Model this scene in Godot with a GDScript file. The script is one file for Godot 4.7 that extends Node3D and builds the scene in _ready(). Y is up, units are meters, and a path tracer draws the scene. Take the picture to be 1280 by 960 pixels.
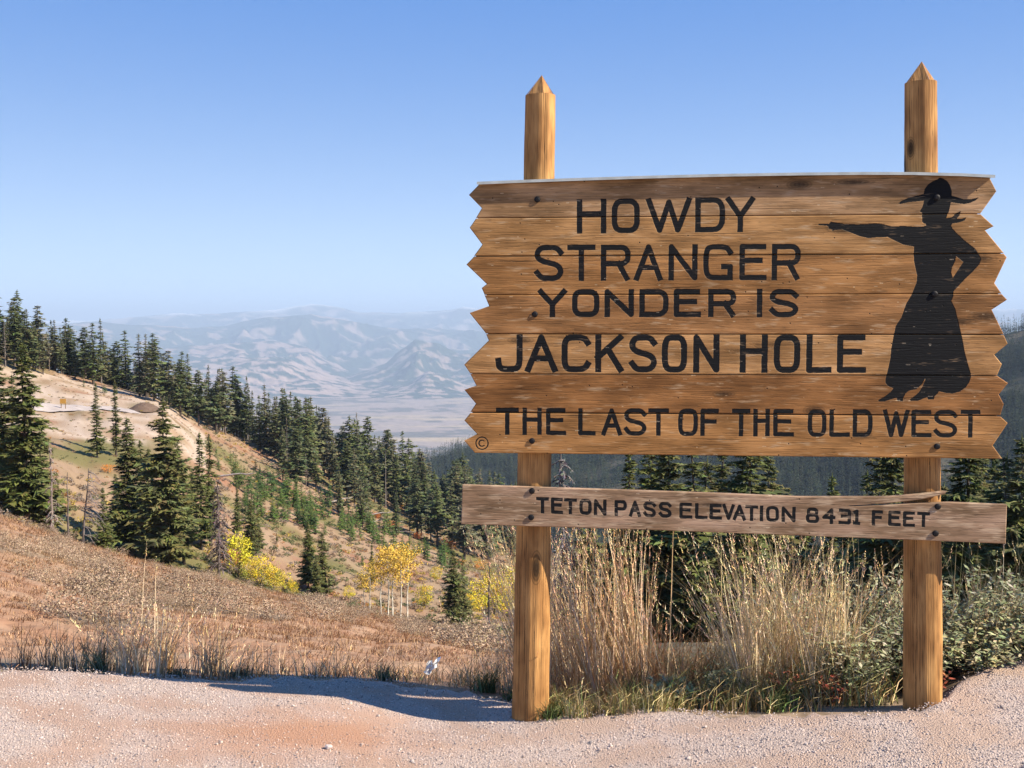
extends Node3D
# A painted timber sign at the edge of a gravel lot on a mountain pass, conifer slopes and a hazy valley behind.

const SIGN_AT := Vector3(-0.1645, 0.0, -4.12)
const SIGN_TURN := -0.08678
const BOARDS := [
	[0.037, 2.243, -0.012, 2.193, 0.041, 2.139, 0.017, 2.098, 2.007, 2.096, 2.065, 2.184, 2.038, 2.236, 1.925, 2.244, 1.743, 2.251, 1.559, 2.254, 1.312, 2.255, 0.999, 2.254, 0.682, 2.25, 0.425, 2.245, 0.198, 2.24],
	[0.017, 2.098, -0.009, 2.06, 0.043, 1.991, 0.009, 1.944, 2.099, 1.942, 2.026, 2.032, 2.058, 2.048, 2.007, 2.096],
	[0.009, 1.944, -0.023, 1.91, 0.061, 1.83, 0.04, 1.814, 0.052, 1.785, 2.095, 1.784, 2.067, 1.826, 2.111, 1.927, 2.099, 1.942],
	[0.052, 1.785, 0.071, 1.74, -0.01, 1.712, 0.058, 1.626, 2.107, 1.624, 2.059, 1.722, 2.116, 1.761, 2.095, 1.784],
	[0.058, 1.626, 0.069, 1.599, -0.033, 1.499, -0.008, 1.462, 2.086, 1.463, 2.103, 1.508, 2.073, 1.545, 2.123, 1.588, 2.107, 1.624],
	[-0.008, 1.462, 0.017, 1.413, -0.033, 1.395, 0.015, 1.338, -0.008, 1.3, 2.103, 1.302, 2.115, 1.35, 2.095, 1.388, 2.129, 1.433, 2.086, 1.463],
	[-0.008, 1.3, -0.033, 1.268, 0.02, 1.212, -0.034, 1.184, 0.011, 1.134, 2.114, 1.133, 2.076, 1.185, 2.131, 1.275, 2.103, 1.302]]
const LETTERS := [
	["H", 0.428, 0.547, 2.17, 2.171, 2.032, 2.032, 0.0219],
	["O", 0.569, 0.681, 2.171, 2.171, 2.032, 2.032, 0.0218],
	["W", 0.707, 0.887, 2.171, 2.172, 2.032, 2.033, 0.0216],
	["D", 0.902, 1.02, 2.172, 2.172, 2.033, 2.033, 0.0215],
	["Y", 1.023, 1.137, 2.172, 2.172, 2.033, 2.033, 0.0214],
	["S", 0.257, 0.374, 1.987, 1.987, 1.841, 1.841, 0.0218],
	["T", 0.39, 0.504, 1.987, 1.987, 1.841, 1.841, 0.0217],
	["R", 0.526, 0.646, 1.986, 1.986, 1.841, 1.841, 0.0216],
	["A", 0.66, 0.774, 1.986, 1.986, 1.841, 1.841, 0.0214],
	["N", 0.798, 0.913, 1.986, 1.985, 1.841, 1.841, 0.0213],
	["G", 0.936, 1.053, 1.985, 1.985, 1.841, 1.841, 0.0212],
	["E", 1.079, 1.186, 1.985, 1.984, 1.841, 1.841, 0.0211],
	["R", 1.206, 1.319, 1.984, 1.984, 1.841, 1.841, 0.0209],
	["Y", 0.272, 0.388, 1.808, 1.808, 1.694, 1.694, 0.0219],
	["O", 0.41, 0.521, 1.808, 1.807, 1.694, 1.694, 0.0217],
	["N", 0.542, 0.66, 1.807, 1.807, 1.694, 1.694, 0.0216],
	["D", 0.682, 0.799, 1.807, 1.807, 1.694, 1.694, 0.0215],
	["E", 0.82, 0.928, 1.807, 1.806, 1.694, 1.694, 0.0214],
	["R", 0.957, 1.068, 1.806, 1.806, 1.694, 1.694, 0.0212],
	["I", 1.149, 1.171, 1.806, 1.806, 1.693, 1.693, 0.0211],
	["S", 1.2, 1.312, 1.806, 1.805, 1.693, 1.693, 0.021],
	["J", 0.096, 0.208, 1.623, 1.623, 1.469, 1.469, 0.0247],
	["A", 0.219, 0.351, 1.623, 1.623, 1.469, 1.469, 0.0246],
	["C", 0.368, 0.486, 1.623, 1.623, 1.469, 1.47, 0.0244],
	["K", 0.505, 0.619, 1.623, 1.623, 1.47, 1.47, 0.0243],
	["S", 0.643, 0.754, 1.623, 1.623, 1.47, 1.47, 0.0241],
	["O", 0.774, 0.875, 1.623, 1.623, 1.47, 1.47, 0.024],
	["N", 0.9, 1.004, 1.623, 1.623, 1.47, 1.47, 0.0239],
	["H", 1.085, 1.195, 1.623, 1.623, 1.47, 1.47, 0.0237],
	["O", 1.219, 1.323, 1.623, 1.623, 1.47, 1.47, 0.0236],
	["L", 1.347, 1.446, 1.623, 1.624, 1.47, 1.471, 0.0234],
	["E", 1.467, 1.58, 1.624, 1.624, 1.471, 1.471, 0.0233],
	["T", 0.098, 0.192, 1.321, 1.322, 1.21, 1.21, 0.0179],
	["H", 0.208, 0.287, 1.322, 1.322, 1.21, 1.211, 0.0178],
	["E", 0.305, 0.387, 1.322, 1.322, 1.211, 1.211, 0.0177],
	["L", 0.437, 0.508, 1.322, 1.322, 1.211, 1.211, 0.0176],
	["A", 0.532, 0.615, 1.322, 1.322, 1.211, 1.212, 0.0175],
	["S", 0.624, 0.714, 1.323, 1.323, 1.212, 1.212, 0.0175],
	["T", 0.721, 0.804, 1.323, 1.323, 1.212, 1.212, 0.0174],
	["O", 0.842, 0.921, 1.323, 1.323, 1.212, 1.213, 0.0173],
	["F", 0.931, 1.004, 1.323, 1.323, 1.213, 1.213, 0.0173],
	["T", 1.057, 1.13, 1.324, 1.324, 1.213, 1.213, 0.0172],
	["H", 1.142, 1.207, 1.324, 1.324, 1.213, 1.214, 0.0171],
	["E", 1.221, 1.303, 1.324, 1.324, 1.214, 1.214, 0.017],
	["O", 1.357, 1.43, 1.324, 1.324, 1.214, 1.214, 0.0169],
	["L", 1.442, 1.522, 1.324, 1.325, 1.214, 1.215, 0.0169],
	["D", 1.533, 1.61, 1.325, 1.325, 1.215, 1.215, 0.0168],
	["W", 1.651, 1.753, 1.325, 1.325, 1.215, 1.215, 0.0167],
	["E", 1.761, 1.839, 1.325, 1.325, 1.216, 1.216, 0.0166],
	["S", 1.848, 1.937, 1.325, 1.326, 1.216, 1.216, 0.0166],
	["T", 1.95, 2.025, 1.326, 1.326, 1.216, 1.216, 0.0165]]
const PLANK_LETTERS := [
	["T", 0.265, 0.317, 0.954, 0.953, 0.887, 0.886, 0.0136],
	["E", 0.326, 0.376, 0.953, 0.951, 0.886, 0.885, 0.0135],
	["T", 0.38, 0.432, 0.951, 0.95, 0.885, 0.884, 0.0135],
	["O", 0.443, 0.493, 0.95, 0.948, 0.884, 0.883, 0.0135],
	["N", 0.502, 0.554, 0.948, 0.947, 0.882, 0.881, 0.0134],
	["P", 0.587, 0.637, 0.946, 0.945, 0.881, 0.88, 0.0134],
	["A", 0.646, 0.694, 0.945, 0.944, 0.879, 0.878, 0.0133],
	["S", 0.704, 0.755, 0.943, 0.942, 0.878, 0.877, 0.0133],
	["S", 0.767, 0.818, 0.942, 0.941, 0.877, 0.876, 0.0133],
	["E", 0.85, 0.902, 0.94, 0.939, 0.875, 0.874, 0.0132],
	["L", 0.913, 0.963, 0.938, 0.937, 0.874, 0.873, 0.0132],
	["E", 0.971, 1.021, 0.937, 0.936, 0.873, 0.872, 0.0132],
	["V", 1.023, 1.072, 0.936, 0.935, 0.872, 0.871, 0.0131],
	["A", 1.065, 1.117, 0.935, 0.933, 0.871, 0.87, 0.0131],
	["T", 1.114, 1.165, 0.934, 0.932, 0.87, 0.869, 0.0131],
	["I", 1.17, 1.188, 0.932, 0.932, 0.869, 0.868, 0.0131],
	["O", 1.197, 1.248, 0.931, 0.93, 0.868, 0.867, 0.013],
	["N", 1.259, 1.314, 0.93, 0.929, 0.867, 0.866, 0.013],
	["8", 1.355, 1.407, 0.928, 0.926, 0.865, 0.864, 0.013],
	["4", 1.42, 1.471, 0.926, 0.925, 0.863, 0.862, 0.0129],
	["3", 1.484, 1.532, 0.925, 0.923, 0.862, 0.861, 0.0129],
	["1", 1.541, 1.569, 0.923, 0.922, 0.861, 0.86, 0.0129],
	["F", 1.614, 1.657, 0.921, 0.92, 0.859, 0.858, 0.0128],
	["E", 1.678, 1.727, 0.92, 0.919, 0.858, 0.857, 0.0128],
	["E", 1.735, 1.782, 0.918, 0.917, 0.857, 0.856, 0.0127],
	["T", 1.791, 1.839, 0.917, 0.916, 0.856, 0.855, 0.0127]]
const FIGURE := [1.789, 2.176, 1.792, 2.194, 1.804, 2.212, 1.822, 2.225, 1.839, 2.232, 1.849, 2.239, 1.862, 2.235, 1.878, 2.224, 1.888, 2.208, 1.895, 2.187, 1.895, 2.168, 1.917, 2.162, 1.942, 2.153, 1.968, 2.153, 1.996, 2.159, 1.985, 2.148, 1.965, 2.139, 1.943, 2.135, 1.918, 2.138, 1.892, 2.143, 1.889, 2.125, 1.885, 2.105, 1.878, 2.089, 1.876, 2.08, 1.899, 2.084, 1.911, 2.098, 1.931, 2.107, 1.926, 2.091, 1.915, 2.078, 1.932, 2.077, 1.952, 2.082, 1.944, 2.07, 1.924, 2.063, 1.898, 2.059, 1.895, 2.05, 1.9, 2.04, 1.92, 2.019, 1.951, 1.99, 1.988, 1.961, 2.006, 1.935, 2.013, 1.921, 2.007, 1.901, 1.99, 1.88, 1.965, 1.854, 1.94, 1.828, 1.918, 1.802, 1.912, 1.797, 1.91, 1.779, 1.912, 1.78, 1.903, 1.757, 1.919, 1.724, 1.928, 1.69, 1.939, 1.646, 1.948, 1.612, 1.959, 1.556, 1.973, 1.506, 1.984, 1.472, 1.986, 1.458, 1.98, 1.436, 1.967, 1.416, 1.945, 1.399, 1.918, 1.391, 1.891, 1.393, 1.864, 1.4, 1.861, 1.392, 1.848, 1.379, 1.846, 1.366, 1.824, 1.366, 1.82, 1.376, 1.805, 1.37, 1.783, 1.36, 1.756, 1.361, 1.754, 1.367, 1.777, 1.384, 1.788, 1.395, 1.801, 1.418, 1.813, 1.449, 1.809, 1.449, 1.797, 1.425, 1.777, 1.407, 1.749, 1.401, 1.736, 1.39, 1.727, 1.37, 1.726, 1.358, 1.705, 1.359, 1.703, 1.372, 1.698, 1.372, 1.684, 1.367, 1.657, 1.358, 1.632, 1.358, 1.632, 1.363, 1.657, 1.378, 1.678, 1.395, 1.689, 1.41, 1.667, 1.42, 1.658, 1.432, 1.658, 1.448, 1.668, 1.494, 1.675, 1.533, 1.677, 1.567, 1.684, 1.612, 1.692, 1.657, 1.713, 1.691, 1.731, 1.746, 1.752, 1.783, 1.759, 1.802, 1.769, 1.829, 1.771, 1.857, 1.764, 1.884, 1.758, 1.912, 1.755, 1.946, 1.756, 1.97, 1.749, 1.972, 1.715, 1.978, 1.681, 1.995, 1.654, 2.009, 1.614, 2.008, 1.58, 2.005, 1.546, 2.013, 1.512, 2.027, 1.485, 2.038, 1.478, 2.041, 1.448, 2.038, 1.441, 2.033, 1.441, 2.04, 1.424, 2.044, 1.427, 2.049, 1.417, 2.056, 1.386, 2.057, 1.386, 2.063, 1.427, 2.062, 1.434, 2.071, 1.451, 2.067, 1.478, 2.064, 1.485, 2.06, 1.539, 2.059, 1.572, 2.06, 1.606, 2.063, 1.64, 2.058, 1.667, 2.05, 1.72, 2.051, 1.761, 2.048, 1.788, 2.048, 1.8, 2.052, 1.798, 2.059, 1.79, 2.062, 1.785, 2.067, 1.785, 2.082, 1.782, 2.09, 1.786, 2.096, 1.784, 2.103, 1.775, 2.107, 1.784, 2.124, 1.788, 2.137, 1.79, 2.15, 1.76, 2.147, 1.73, 2.144, 1.702, 2.138, 1.692, 2.139, 1.702, 2.148, 1.729, 2.161, 1.76, 2.169]
const FIGURE_GAP := [1.917, 1.933, 1.946, 1.909, 1.907, 1.847, 1.9, 1.87, 1.903, 1.888, 1.915, 1.914]
const BOLTS := [0.268, 2.171, 0.259, 1.706, 0.248, 1.186, 1.839, 2.161, 1.839, 1.784, 1.862, 1.18]
const PLANK_BOLTS := [0.248, 0.979, 0.245, 0.869, 1.869, 0.939, 1.863, 0.831]
const PLANK := [-0.042, 1.001, -0.047, 0.835, 0.692, 0.825, 1.334, 0.812, 2.135, 0.794, 2.136, 0.951, 1.919, 0.957, 1.802, 0.952, 1.678, 0.943, 1.528, 0.935, 1.521, 0.937, 1.671, 0.948, 1.802, 0.965, 1.894, 0.989, 1.906, 1.001, 1.801, 0.988, 1.677, 0.976, 1.332, 0.971, 1.013, 0.98, 0.691, 0.987]
const CAP_LINE := [0.024, 2.241, 0.198, 2.246, 0.425, 2.251, 0.682, 2.256, 0.999, 2.26, 1.312, 2.261, 1.559, 2.26, 1.743, 2.257, 1.925, 2.25, 2.049, 2.242]
const COPYRIGHT_MARK := [0.04, 1.174]
const POSTS := [[0.2341, -0.037, 0.0785, 0.276, 2.6919, 0.0615], [1.8657, 0.0773, 0.0765, 1.7945, 2.7127, 0.06]]
const EDGE := [-0.8974, 7.826, -0.7025, 6.364, -0.5715, 5.733, -0.4804, 5.398, -0.4412, 5.307, -0.3936, 5.147, -0.3441, 5.001, -0.2927, 4.86, -0.2473, 4.844, -0.193, 4.786, -0.1376, 4.719, -0.0894, 4.628, -0.0407, 4.53, 0, 4.425, 0.0408, 4.267, 0.0733, 4.202, 0.1218, 4.233, 0.1538, 4.218, 0.1934, 4.184, 0.2324, 4.14, 0.2858, 4.149, 0.3302, 4.184, 0.3663, 4.223, 0.3943, 4.315, 0.4148, 4.469, 0.4346, 4.809, 0.4575, 5.029, 0.4801, 5.162, 0.5537, 5.437, 0.7116, 6.137, 0.9033, 7.547]
const HILL := [
	[-0.9765, 8, 0.39, 45, 1.04, 62, 0.82, 85, 1.27, 165, 9.78, 230, 23.25, 420, -31.75, 900, -166.75, 3000, -560],
	[-0.6473, 8, -0.21, 45, -2.67, 62, -4.91, 85, -5.7, 165, 0.6, 230, 11.17, 420, -43.83, 900, -178.83, 3000, -560],
	[-0.4753, 8, -0.53, 45, -5.92, 62, -9.63, 85, -12.22, 165, -11.52, 235, -3.86, 420, -58.86, 900, -193.86, 3000, -560],
	[-0.4097, 8, -0.64, 45, -7.34, 64, -12.38, 90, -17, 172, -11.75, 240, -8.92, 420, -63.92, 900, -198.92, 3000, -560],
	[-0.3401, 8, -0.73, 45, -8.56, 65, -14.6, 92, -19.51, 178, -12.74, 245, -14.44, 420, -69.44, 900, -204.44, 3000, -560],
	[-0.2669, 8, -0.83, 45, -9.65, 65, -16.38, 95, -22.44, 180, -24.6, 255, -24.99, 420, -79.99, 900, -214.99, 3000, -560],
	[-0.1906, 8, -0.91, 42, -9.77, 62, -17.11, 100, -25.38, 185, -32.01, 265, -34.53, 420, -89.53, 900, -224.53, 3000, -560],
	[-0.1121, 8, -0.98, 38, -9.55, 60, -17.96, 105, -28.62, 190, -39.19, 275, -44.99, 420, -99.99, 900, -234.99, 3000, -560],
	[-0.0322, 8, -1.05, 33, -8.65, 60, -19.32, 110, -31.34, 195, -45.29, 285, -55.32, 420, -110.32, 900, -245.32, 3000, -560],
	[0.0482, 8, -1.01, 25, -6.56, 60, -20.8, 115, -34.71, 200, -51.38, 295, -65.46, 420, -120.46, 900, -255.46, 3000, -560],
	[0.1673, 8, -0.88, 15, -4.13, 60, -21.98, 120, -37.75, 200, -59.13, 300, -77.35, 420, -132.35, 900, -267.35, 3000, -560],
	[0.2818, 8, -0.75, 15, -4.04, 60, -21.83, 120, -37.66, 200, -59.11, 300, -77.64, 420, -132.64, 900, -267.64, 3000, -560],
	[0.4753, 8, -0.41, 15, -3.44, 60, -20.48, 120, -35.56, 200, -54.51, 300, -73.84, 420, -128.84, 900, -263.84, 3000, -560],
	[0.6574, 8, -0.17, 15, -2.77, 60, -18, 120, -31.4, 200, -48.26, 300, -65.46, 420, -120.46, 900, -255.46, 3000, -560],
	[0.8978, 8, -0.08, 15, -1.82, 60, -13.76, 120, -24.3, 200, -37.55, 300, -51.08, 420, -106.08, 900, -241.08, 3000, -560]]
const RIDGE_TREES := [
	[-102.55, -186.81, 12.75],
	[-107.18, -196.04, 9.79],
	[-108.45, -198.88, 9.85],
	[-116.15, -213.81, 10.12],
	[-118.11, -218.37, 12.39],
	[-98.71, -183.5, 13.79],
	[-100.8, -187.94, 6.85],
	[-110.49, -206.66, 12.69],
	[-98.83, -185.62, 9.8],
	[-106.79, -201.51, 11.07],
	[-104.11, -197.24, 13.47],
	[-109.4, -207.95, 7.52],
	[-103.27, -197.24, 14.4],
	[-112.35, -215.42, 10.26],
	[-110.53, -212.52, 13.32],
	[-103.24, -199.57, 12.98],
	[-105.8, -205.43, 8.49],
	[-109.62, -213.73, 9.8],
	[-115.11, -225.49, 13.61],
	[-109.1, -214.56, 9.61],
	[-98.14, -193.62, 9.79],
	[-100.76, -199.41, 7.1],
	[-104.54, -207.5, 7.59],
	[-111.7, -222.91, 10.89],
	[-111.77, -223.93, 14.29],
	[-99.93, -200.87, 10.67],
	[-100.21, -202.36, 9.52],
	[-105.57, -214.04, 14.27],
	[-106.3, -216.49, 12.88],
	[-108.71, -222.67, 13.87],
	[-101.98, -209.73, 10.02],
	[-95.2, -196.39, 10.54],
	[-94.95, -196.65, 9.5],
	[-100.85, -209.54, 5.97],
	[-96.78, -202.07, 10.76],
	[-95.96, -201.17, 8.52],
	[-102.37, -215.57, 9.93],
	[-98.35, -207.94, 13.64],
	[-109.11, -231.38, 12.14],
	[-93.81, -199.88, 7.53],
	[-104.71, -224.43, 10.81],
	[-105.66, -227.26, 12.16],
	[-96.94, -209.36, 8.41],
	[-105.44, -229.06, 13.59],
	[-101.13, -220.52, 11.28],
	[-97.22, -212.67, 10.8],
	[-99.39, -218.79, 8.79],
	[-97.88, -216.87, 10.6],
	[-95.06, -211.4, 7.82],
	[-99.08, -221.68, 12.76],
	[-101.37, -227.57, 14.05],
	[-98.4, -222.18, 10.39],
	[-102.62, -232.71, 14.36],
	[-104.17, -237.31, 13.12],
	[-93.06, -212.76, 8.7],
	[-102.18, -234.47, 14.4],
	[-98.24, -226.44, 10.15],
	[-99.22, -230.26, 7.52],
	[-101.66, -237.06, 13.63],
	[-94.01, -220.12, 10.7],
	[-95.43, -224.38, 6.3],
	[-95.62, -225.86, 7.7],
	[-101.04, -239.82, 12.01],
	[-88.59, -211.37, 11.7],
	[-99.12, -237.27, 10.36],
	[-95.81, -230.75, 11.13],
	[-98.2, -237.8, 10.03],
	[-91.77, -223.19, 13.36],
	[-97.31, -237.97, 14.06],
	[-94.0, -231.22, 12.06],
	[-94.11, -232.69, 7.37],
	[-97.46, -242.46, 14.21],
	[-97.75, -244.55, 13.7],
	[-92.3, -231.83, 9.86],
	[-94.46, -238.15, 8.32],
	[-94.75, -239.85, 12.8],
	[-96.72, -246.57, 6.57],
	[-91.86, -235.39, 8.96],
	[-91.0, -234.16, 12.08],
	[-89.74, -231.92, 13.11],
	[-90.72, -235.83, 9.59],
	[-90.95, -237.9, 6.09],
	[-94.54, -248.99, 10.02],
	[-90.98, -240.53, 10.85],
	[-92.74, -246.51, 13.59],
	[-92.57, -247.12, 12.35],
	[-76.78, -205.79, 12.94],
	[-92.32, -248.44, 7.86],
	[-90.74, -245.18, 6.1],
	[-81.58, -221.69, 7.6],
	[-77.16, -210.69, 12.13],
	[-77.55, -212.67, 9.75],
	[-80.0, -220.52, 13.3],
	[-77.15, -213.95, 11.24],
	[-73.14, -203.83, 13.17],
	[-82.02, -229.63, 14.17],
	[-80.78, -227.87, 7.42],
	[-81.7, -231.77, 8.02],
	[-86.7, -247.3, 13.03],
	[-78.16, -224.25, 9.77],
	[-84.56, -243.65, 10.78],
	[-85.88, -248.51, 13.85],
	[-75.32, -219.11, 10.97],
	[-78.7, -230.03, 6.71],
	[-79.87, -235.47, 6.65],
	[-76.22, -225.96, 9.51],
	[-78.36, -233.76, 10.5],
	[-73.87, -221.3, 9.95],
	[-68.53, -206.17, 11.02],
	[-77.82, -235.75, 13.25],
	[-82.94, -253.2, 11.45],
	[-69.92, -215.4, 13.12],
	[-81.38, -251.81, 13.96],
	[-80.51, -251.1, 10.2],
	[-80.42, -252.54, 8.38],
	[-80.84, -255.72, 12.91],
	[-65.41, -208.04, 10.17],
	[-79.3, -253.46, 12.29],
	[-78.64, -253.26, 11.95],
	[-78.4, -254.68, 12.01],
	[-69.53, -227.66, 13.19],
	[-71.5, -235.25, 13.2],
	[-79.1, -262.47, 12.09],
	[-75.02, -250.72, 13.54],
	[-65.41, -220.36, 10.46],
	[-68.92, -234.2, 12.69],
	[-68.3, -233.24, 13.27],
	[-68.29, -235.17, 12.54],
	[-65.57, -227.48, 14.57],
	[-75.25, -263.75, 10.07],
	[-75.01, -265.42, 12.42],
	[-74.42, -264.91, 11.2],
	[-69.69, -249.5, 15.2],
	[-69.06, -249.65, 14.94],
	[-72.67, -264.37, 12.84],
	[-68.44, -250.23, 12.69],
	[-66.55, -244.73, 7.44],
	[-70.35, -260.02, 14.89],
	[-69.42, -259.32, 15.33],
	[-65.86, -247.84, 15.93],
	[-65.92, -249.9, 12.01],
	[-69.37, -264.49, 7.51],
	[-63.54, -243.94, 13.41],
	[-69.6, -269.21, 9.64],
	[-68.67, -268.11, 15.95],
	[-59.31, -233.86, 14.86],
	[-64.97, -258.79, 12.41],
	[-58.71, -236.56, 13.55],
	[-64.68, -262.57, 16.5],
	[-59.47, -243.8, 14.17],
	[-57.28, -236.41, 7.56],
	[-57.35, -238.87, 10.12],
	[-55.69, -233.97, 12.22],
	[-54.61, -231.28, 12.54],
	[-63.08, -269.79, 15.61],
	[-58.66, -253.08, 13.47],
	[-55.28, -240.04, 17.02],
	[-58.85, -257.96, 16.47],
	[-53.89, -238.09, 13.76],
	[-60.13, -269.1, 16.7],
	[-58.21, -262.18, 16.88],
	[-48.29, -219.8, 8.62],
	[-58.62, -270.12, 17.52],
	[-49.6, -230.18, 14.83],
	[-56.03, -263.57, 15.68],
	[-53.49, -254.13, 11.99],
	[-57.28, -274.42, 15.79],
	[-48.85, -235.77, 15.78],
	[-45.86, -223.04, 15.14],
	[-47.54, -233.47, 15.68],
	[-50.21, -248.84, 17.98],
	[-49.66, -249.56, 13.5],
	[-51.67, -263.49, 14.04],
	[-50.79, -261.95, 14.82],
	[-53.04, -277.01, 13.65],
	[-46.63, -245.99, 16.64],
	[-49.81, -266.5, 15.57],
	[-43.99, -239.08, 17.68],
	[-48.88, -268.19, 8.85],
	[-41.34, -229.57, 13.8],
	[-49.81, -280.39, 13.3],
	[-49.65, -282.18, 13.27],
	[-42.75, -244.99, 11.28],
	[-48.87, -284.19, 18.41],
	[-47.78, -280.61, 17.2],
	[-40.95, -243.97, 14.78],
	[-35.33, -212.6, 14.17],
	[-36.68, -224.62, 18.62],
	[-44.31, -274.58, 17.69],
	[-40.2, -251.4, 9.16],
	[-38.48, -243.16, 18.18],
	[-42.87, -274.45, 17.33],
	[-33.84, -218.63, 18.33],
	[-42.72, -280.67, 14.55],
	[-39.18, -262.41, 14.05],
	[-35.07, -237.86, 12.37],
	[-38.23, -264.4, 18.48],
	[-36.22, -253.55, 11.51],
	[-33.39, -237.05, 15.14],
	[-32.09, -232.51, 17.57],
	[-37.21, -274.99, 16.3],
	[-32.99, -247.21, 17.43],
	[-36.14, -274.3, 13.96],
	[-34.01, -260.99, 8.97],
	[-36.99, -290.0, 14.07],
	[-32.52, -258.06, 16.96],
	[-31.44, -252.97, 16.38],
	[-34.31, -281.94, 16.67],
	[-29.16, -245.04, 16.03],
	[-27.71, -237.98, 13.96],
	[-32.76, -285.36, 16.11],
	[-32.98, -292.32, 15.65],
	[-29.86, -271.14, 18.79],
	[-30.49, -282.24, 11.04],
	[-26.34, -247.11, 13.12],
	[-27.72, -267.47, 18.4],
	[-26.09, -258.59, 14.04],
	[-22.89, -233.58, 16.22],
	[-24.44, -253.81, 13.27],
	[-25.49, -269.75, 16.59],
	[-23.38, -251.04, 16.76],
	[-22.13, -242.56, 17.52],
	[-21.04, -234.35, 14.92],
	[-20.41, -233.55, 13.41],
	[-21.25, -248.91, 8.9],
	[-22.48, -269.28, 14.67],
	[-23.96, -296.79, 14.71],
	[-19.07, -243.93, 7.68],
	[-21.82, -286.55, 9.29],
	[-17.89, -241.64, 12.45],
	[-20.96, -292.61, 12.93],
	[-18.58, -266.66, 13.3],
	[-19.85, -294.13, 13.06],
	[-19.25, -296.97, 13.63],
	[-18.45, -297.87, 15.49],
	[-15.41, -260.94, 18.23],
	[-13.83, -245.27, 17.46],
	[-15.83, -291.19, 17.74],
	[-13.89, -263.77, 15.72],
	[-12.94, -253.4, 10.58],
	[-13.65, -274.85, 17.27],
	[-11.52, -245.52, 16.25],
	[-11.57, -259.77, 15.08],
	[-12.0, -282.29, 15.25],
	[-11.51, -280.04, 15.53],
	[-11.16, -289.88, 15.33],
	[-9.03, -248.35, 13.18],
	[-9.45, -271.17, 15.67],
	[-8.06, -248.28, 17.12],
	[-7.48, -247.03, 15.63],
	[-6.96, -254.02, 11.11],
	[-7.31, -294.13, 8.44],
	[-6.84, -301.69, 18.3],
	[-6.03, -300.68, 12.78],
	[-4.51, -258.21, 18.18],
	[-3.83, -258.88, 9.68],
	[-3.48, -266.28, 15.64],
	[-3.06, -262.18, 8.31],
	[-2.76, -300.4, 13.45],
	[-2.16, -282.41, 16.49],
	[-1.39, -284.64, 9.99],
	[-1.02, -305.66, 16.44],
	[-0.19, -270.21, 18.79],
	[0.37, -295.76, 15.22],
	[0.99, -258.93, 17.68],
	[1.9, -306.28, 16.16],
	[2.08, -257.22, 12.57],
	[2.95, -282.21, 9.72],
	[3.28, -272.77, 16.6],
	[3.75, -279.76, 13.04],
	[4.4, -290.64, 16.18],
	[5.02, -286.93, 8.2],
	[5.25, -272.75, 12.97],
	[6.63, -300.89, 14.96],
	[-45.87, -198.78, 10.09],
	[-28.12, -191.95, 9.44],
	[0.09, -218.0, 8.37],
	[-1.96, -243.99, 9.92],
	[-27.33, -206.2, 7.32],
	[-9.18, -233.82, 10.03],
	[0.33, -243.0, 8.1],
	[-16.85, -205.31, 10.53],
	[-7.04, -229.89, 8.7],
	[-32.95, -207.4, 11.89],
	[-7.95, -207.85, 7.03],
	[-4.82, -210.94, 9.56],
	[-10.38, -213.75, 8.24],
	[-42.85, -206.6, 7.21],
	[-28.37, -188.88, 10.82],
	[-4.79, -211.95, 8.46],
	[-19.7, -206.06, 11.34],
	[-21.77, -210.88, 10.53],
	[1.8, -241.99, 11.84],
	[-48.36, -210.52, 8.3],
	[-9.51, -197.77, 11.1],
	[-28.17, -184.87, 8.81],
	[-32.28, -185.21, 10.47],
	[-12.39, -203.62, 12.38],
	[-22.5, -192.69, 10.84],
	[-4.36, -222.96, 10.99],
	[-19.22, -210.12, 8.17],
	[-17.19, -219.33, 12.01],
	[-41.68, -210.92, 7.59],
	[-0.38, -233.0, 7.78],
	[-49.01, -216.52, 10.81],
	[-15.15, -200.43, 11.05],
	[-42.89, -197.39, 9.0],
	[-6.12, -206.91, 11.9],
	[-41.41, -190.55, 12.03],
	[0.54, -245.0, 8.13],
	[-43.72, -212.55, 11.66],
	[-6.59, -212.9, 11.54]]
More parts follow.
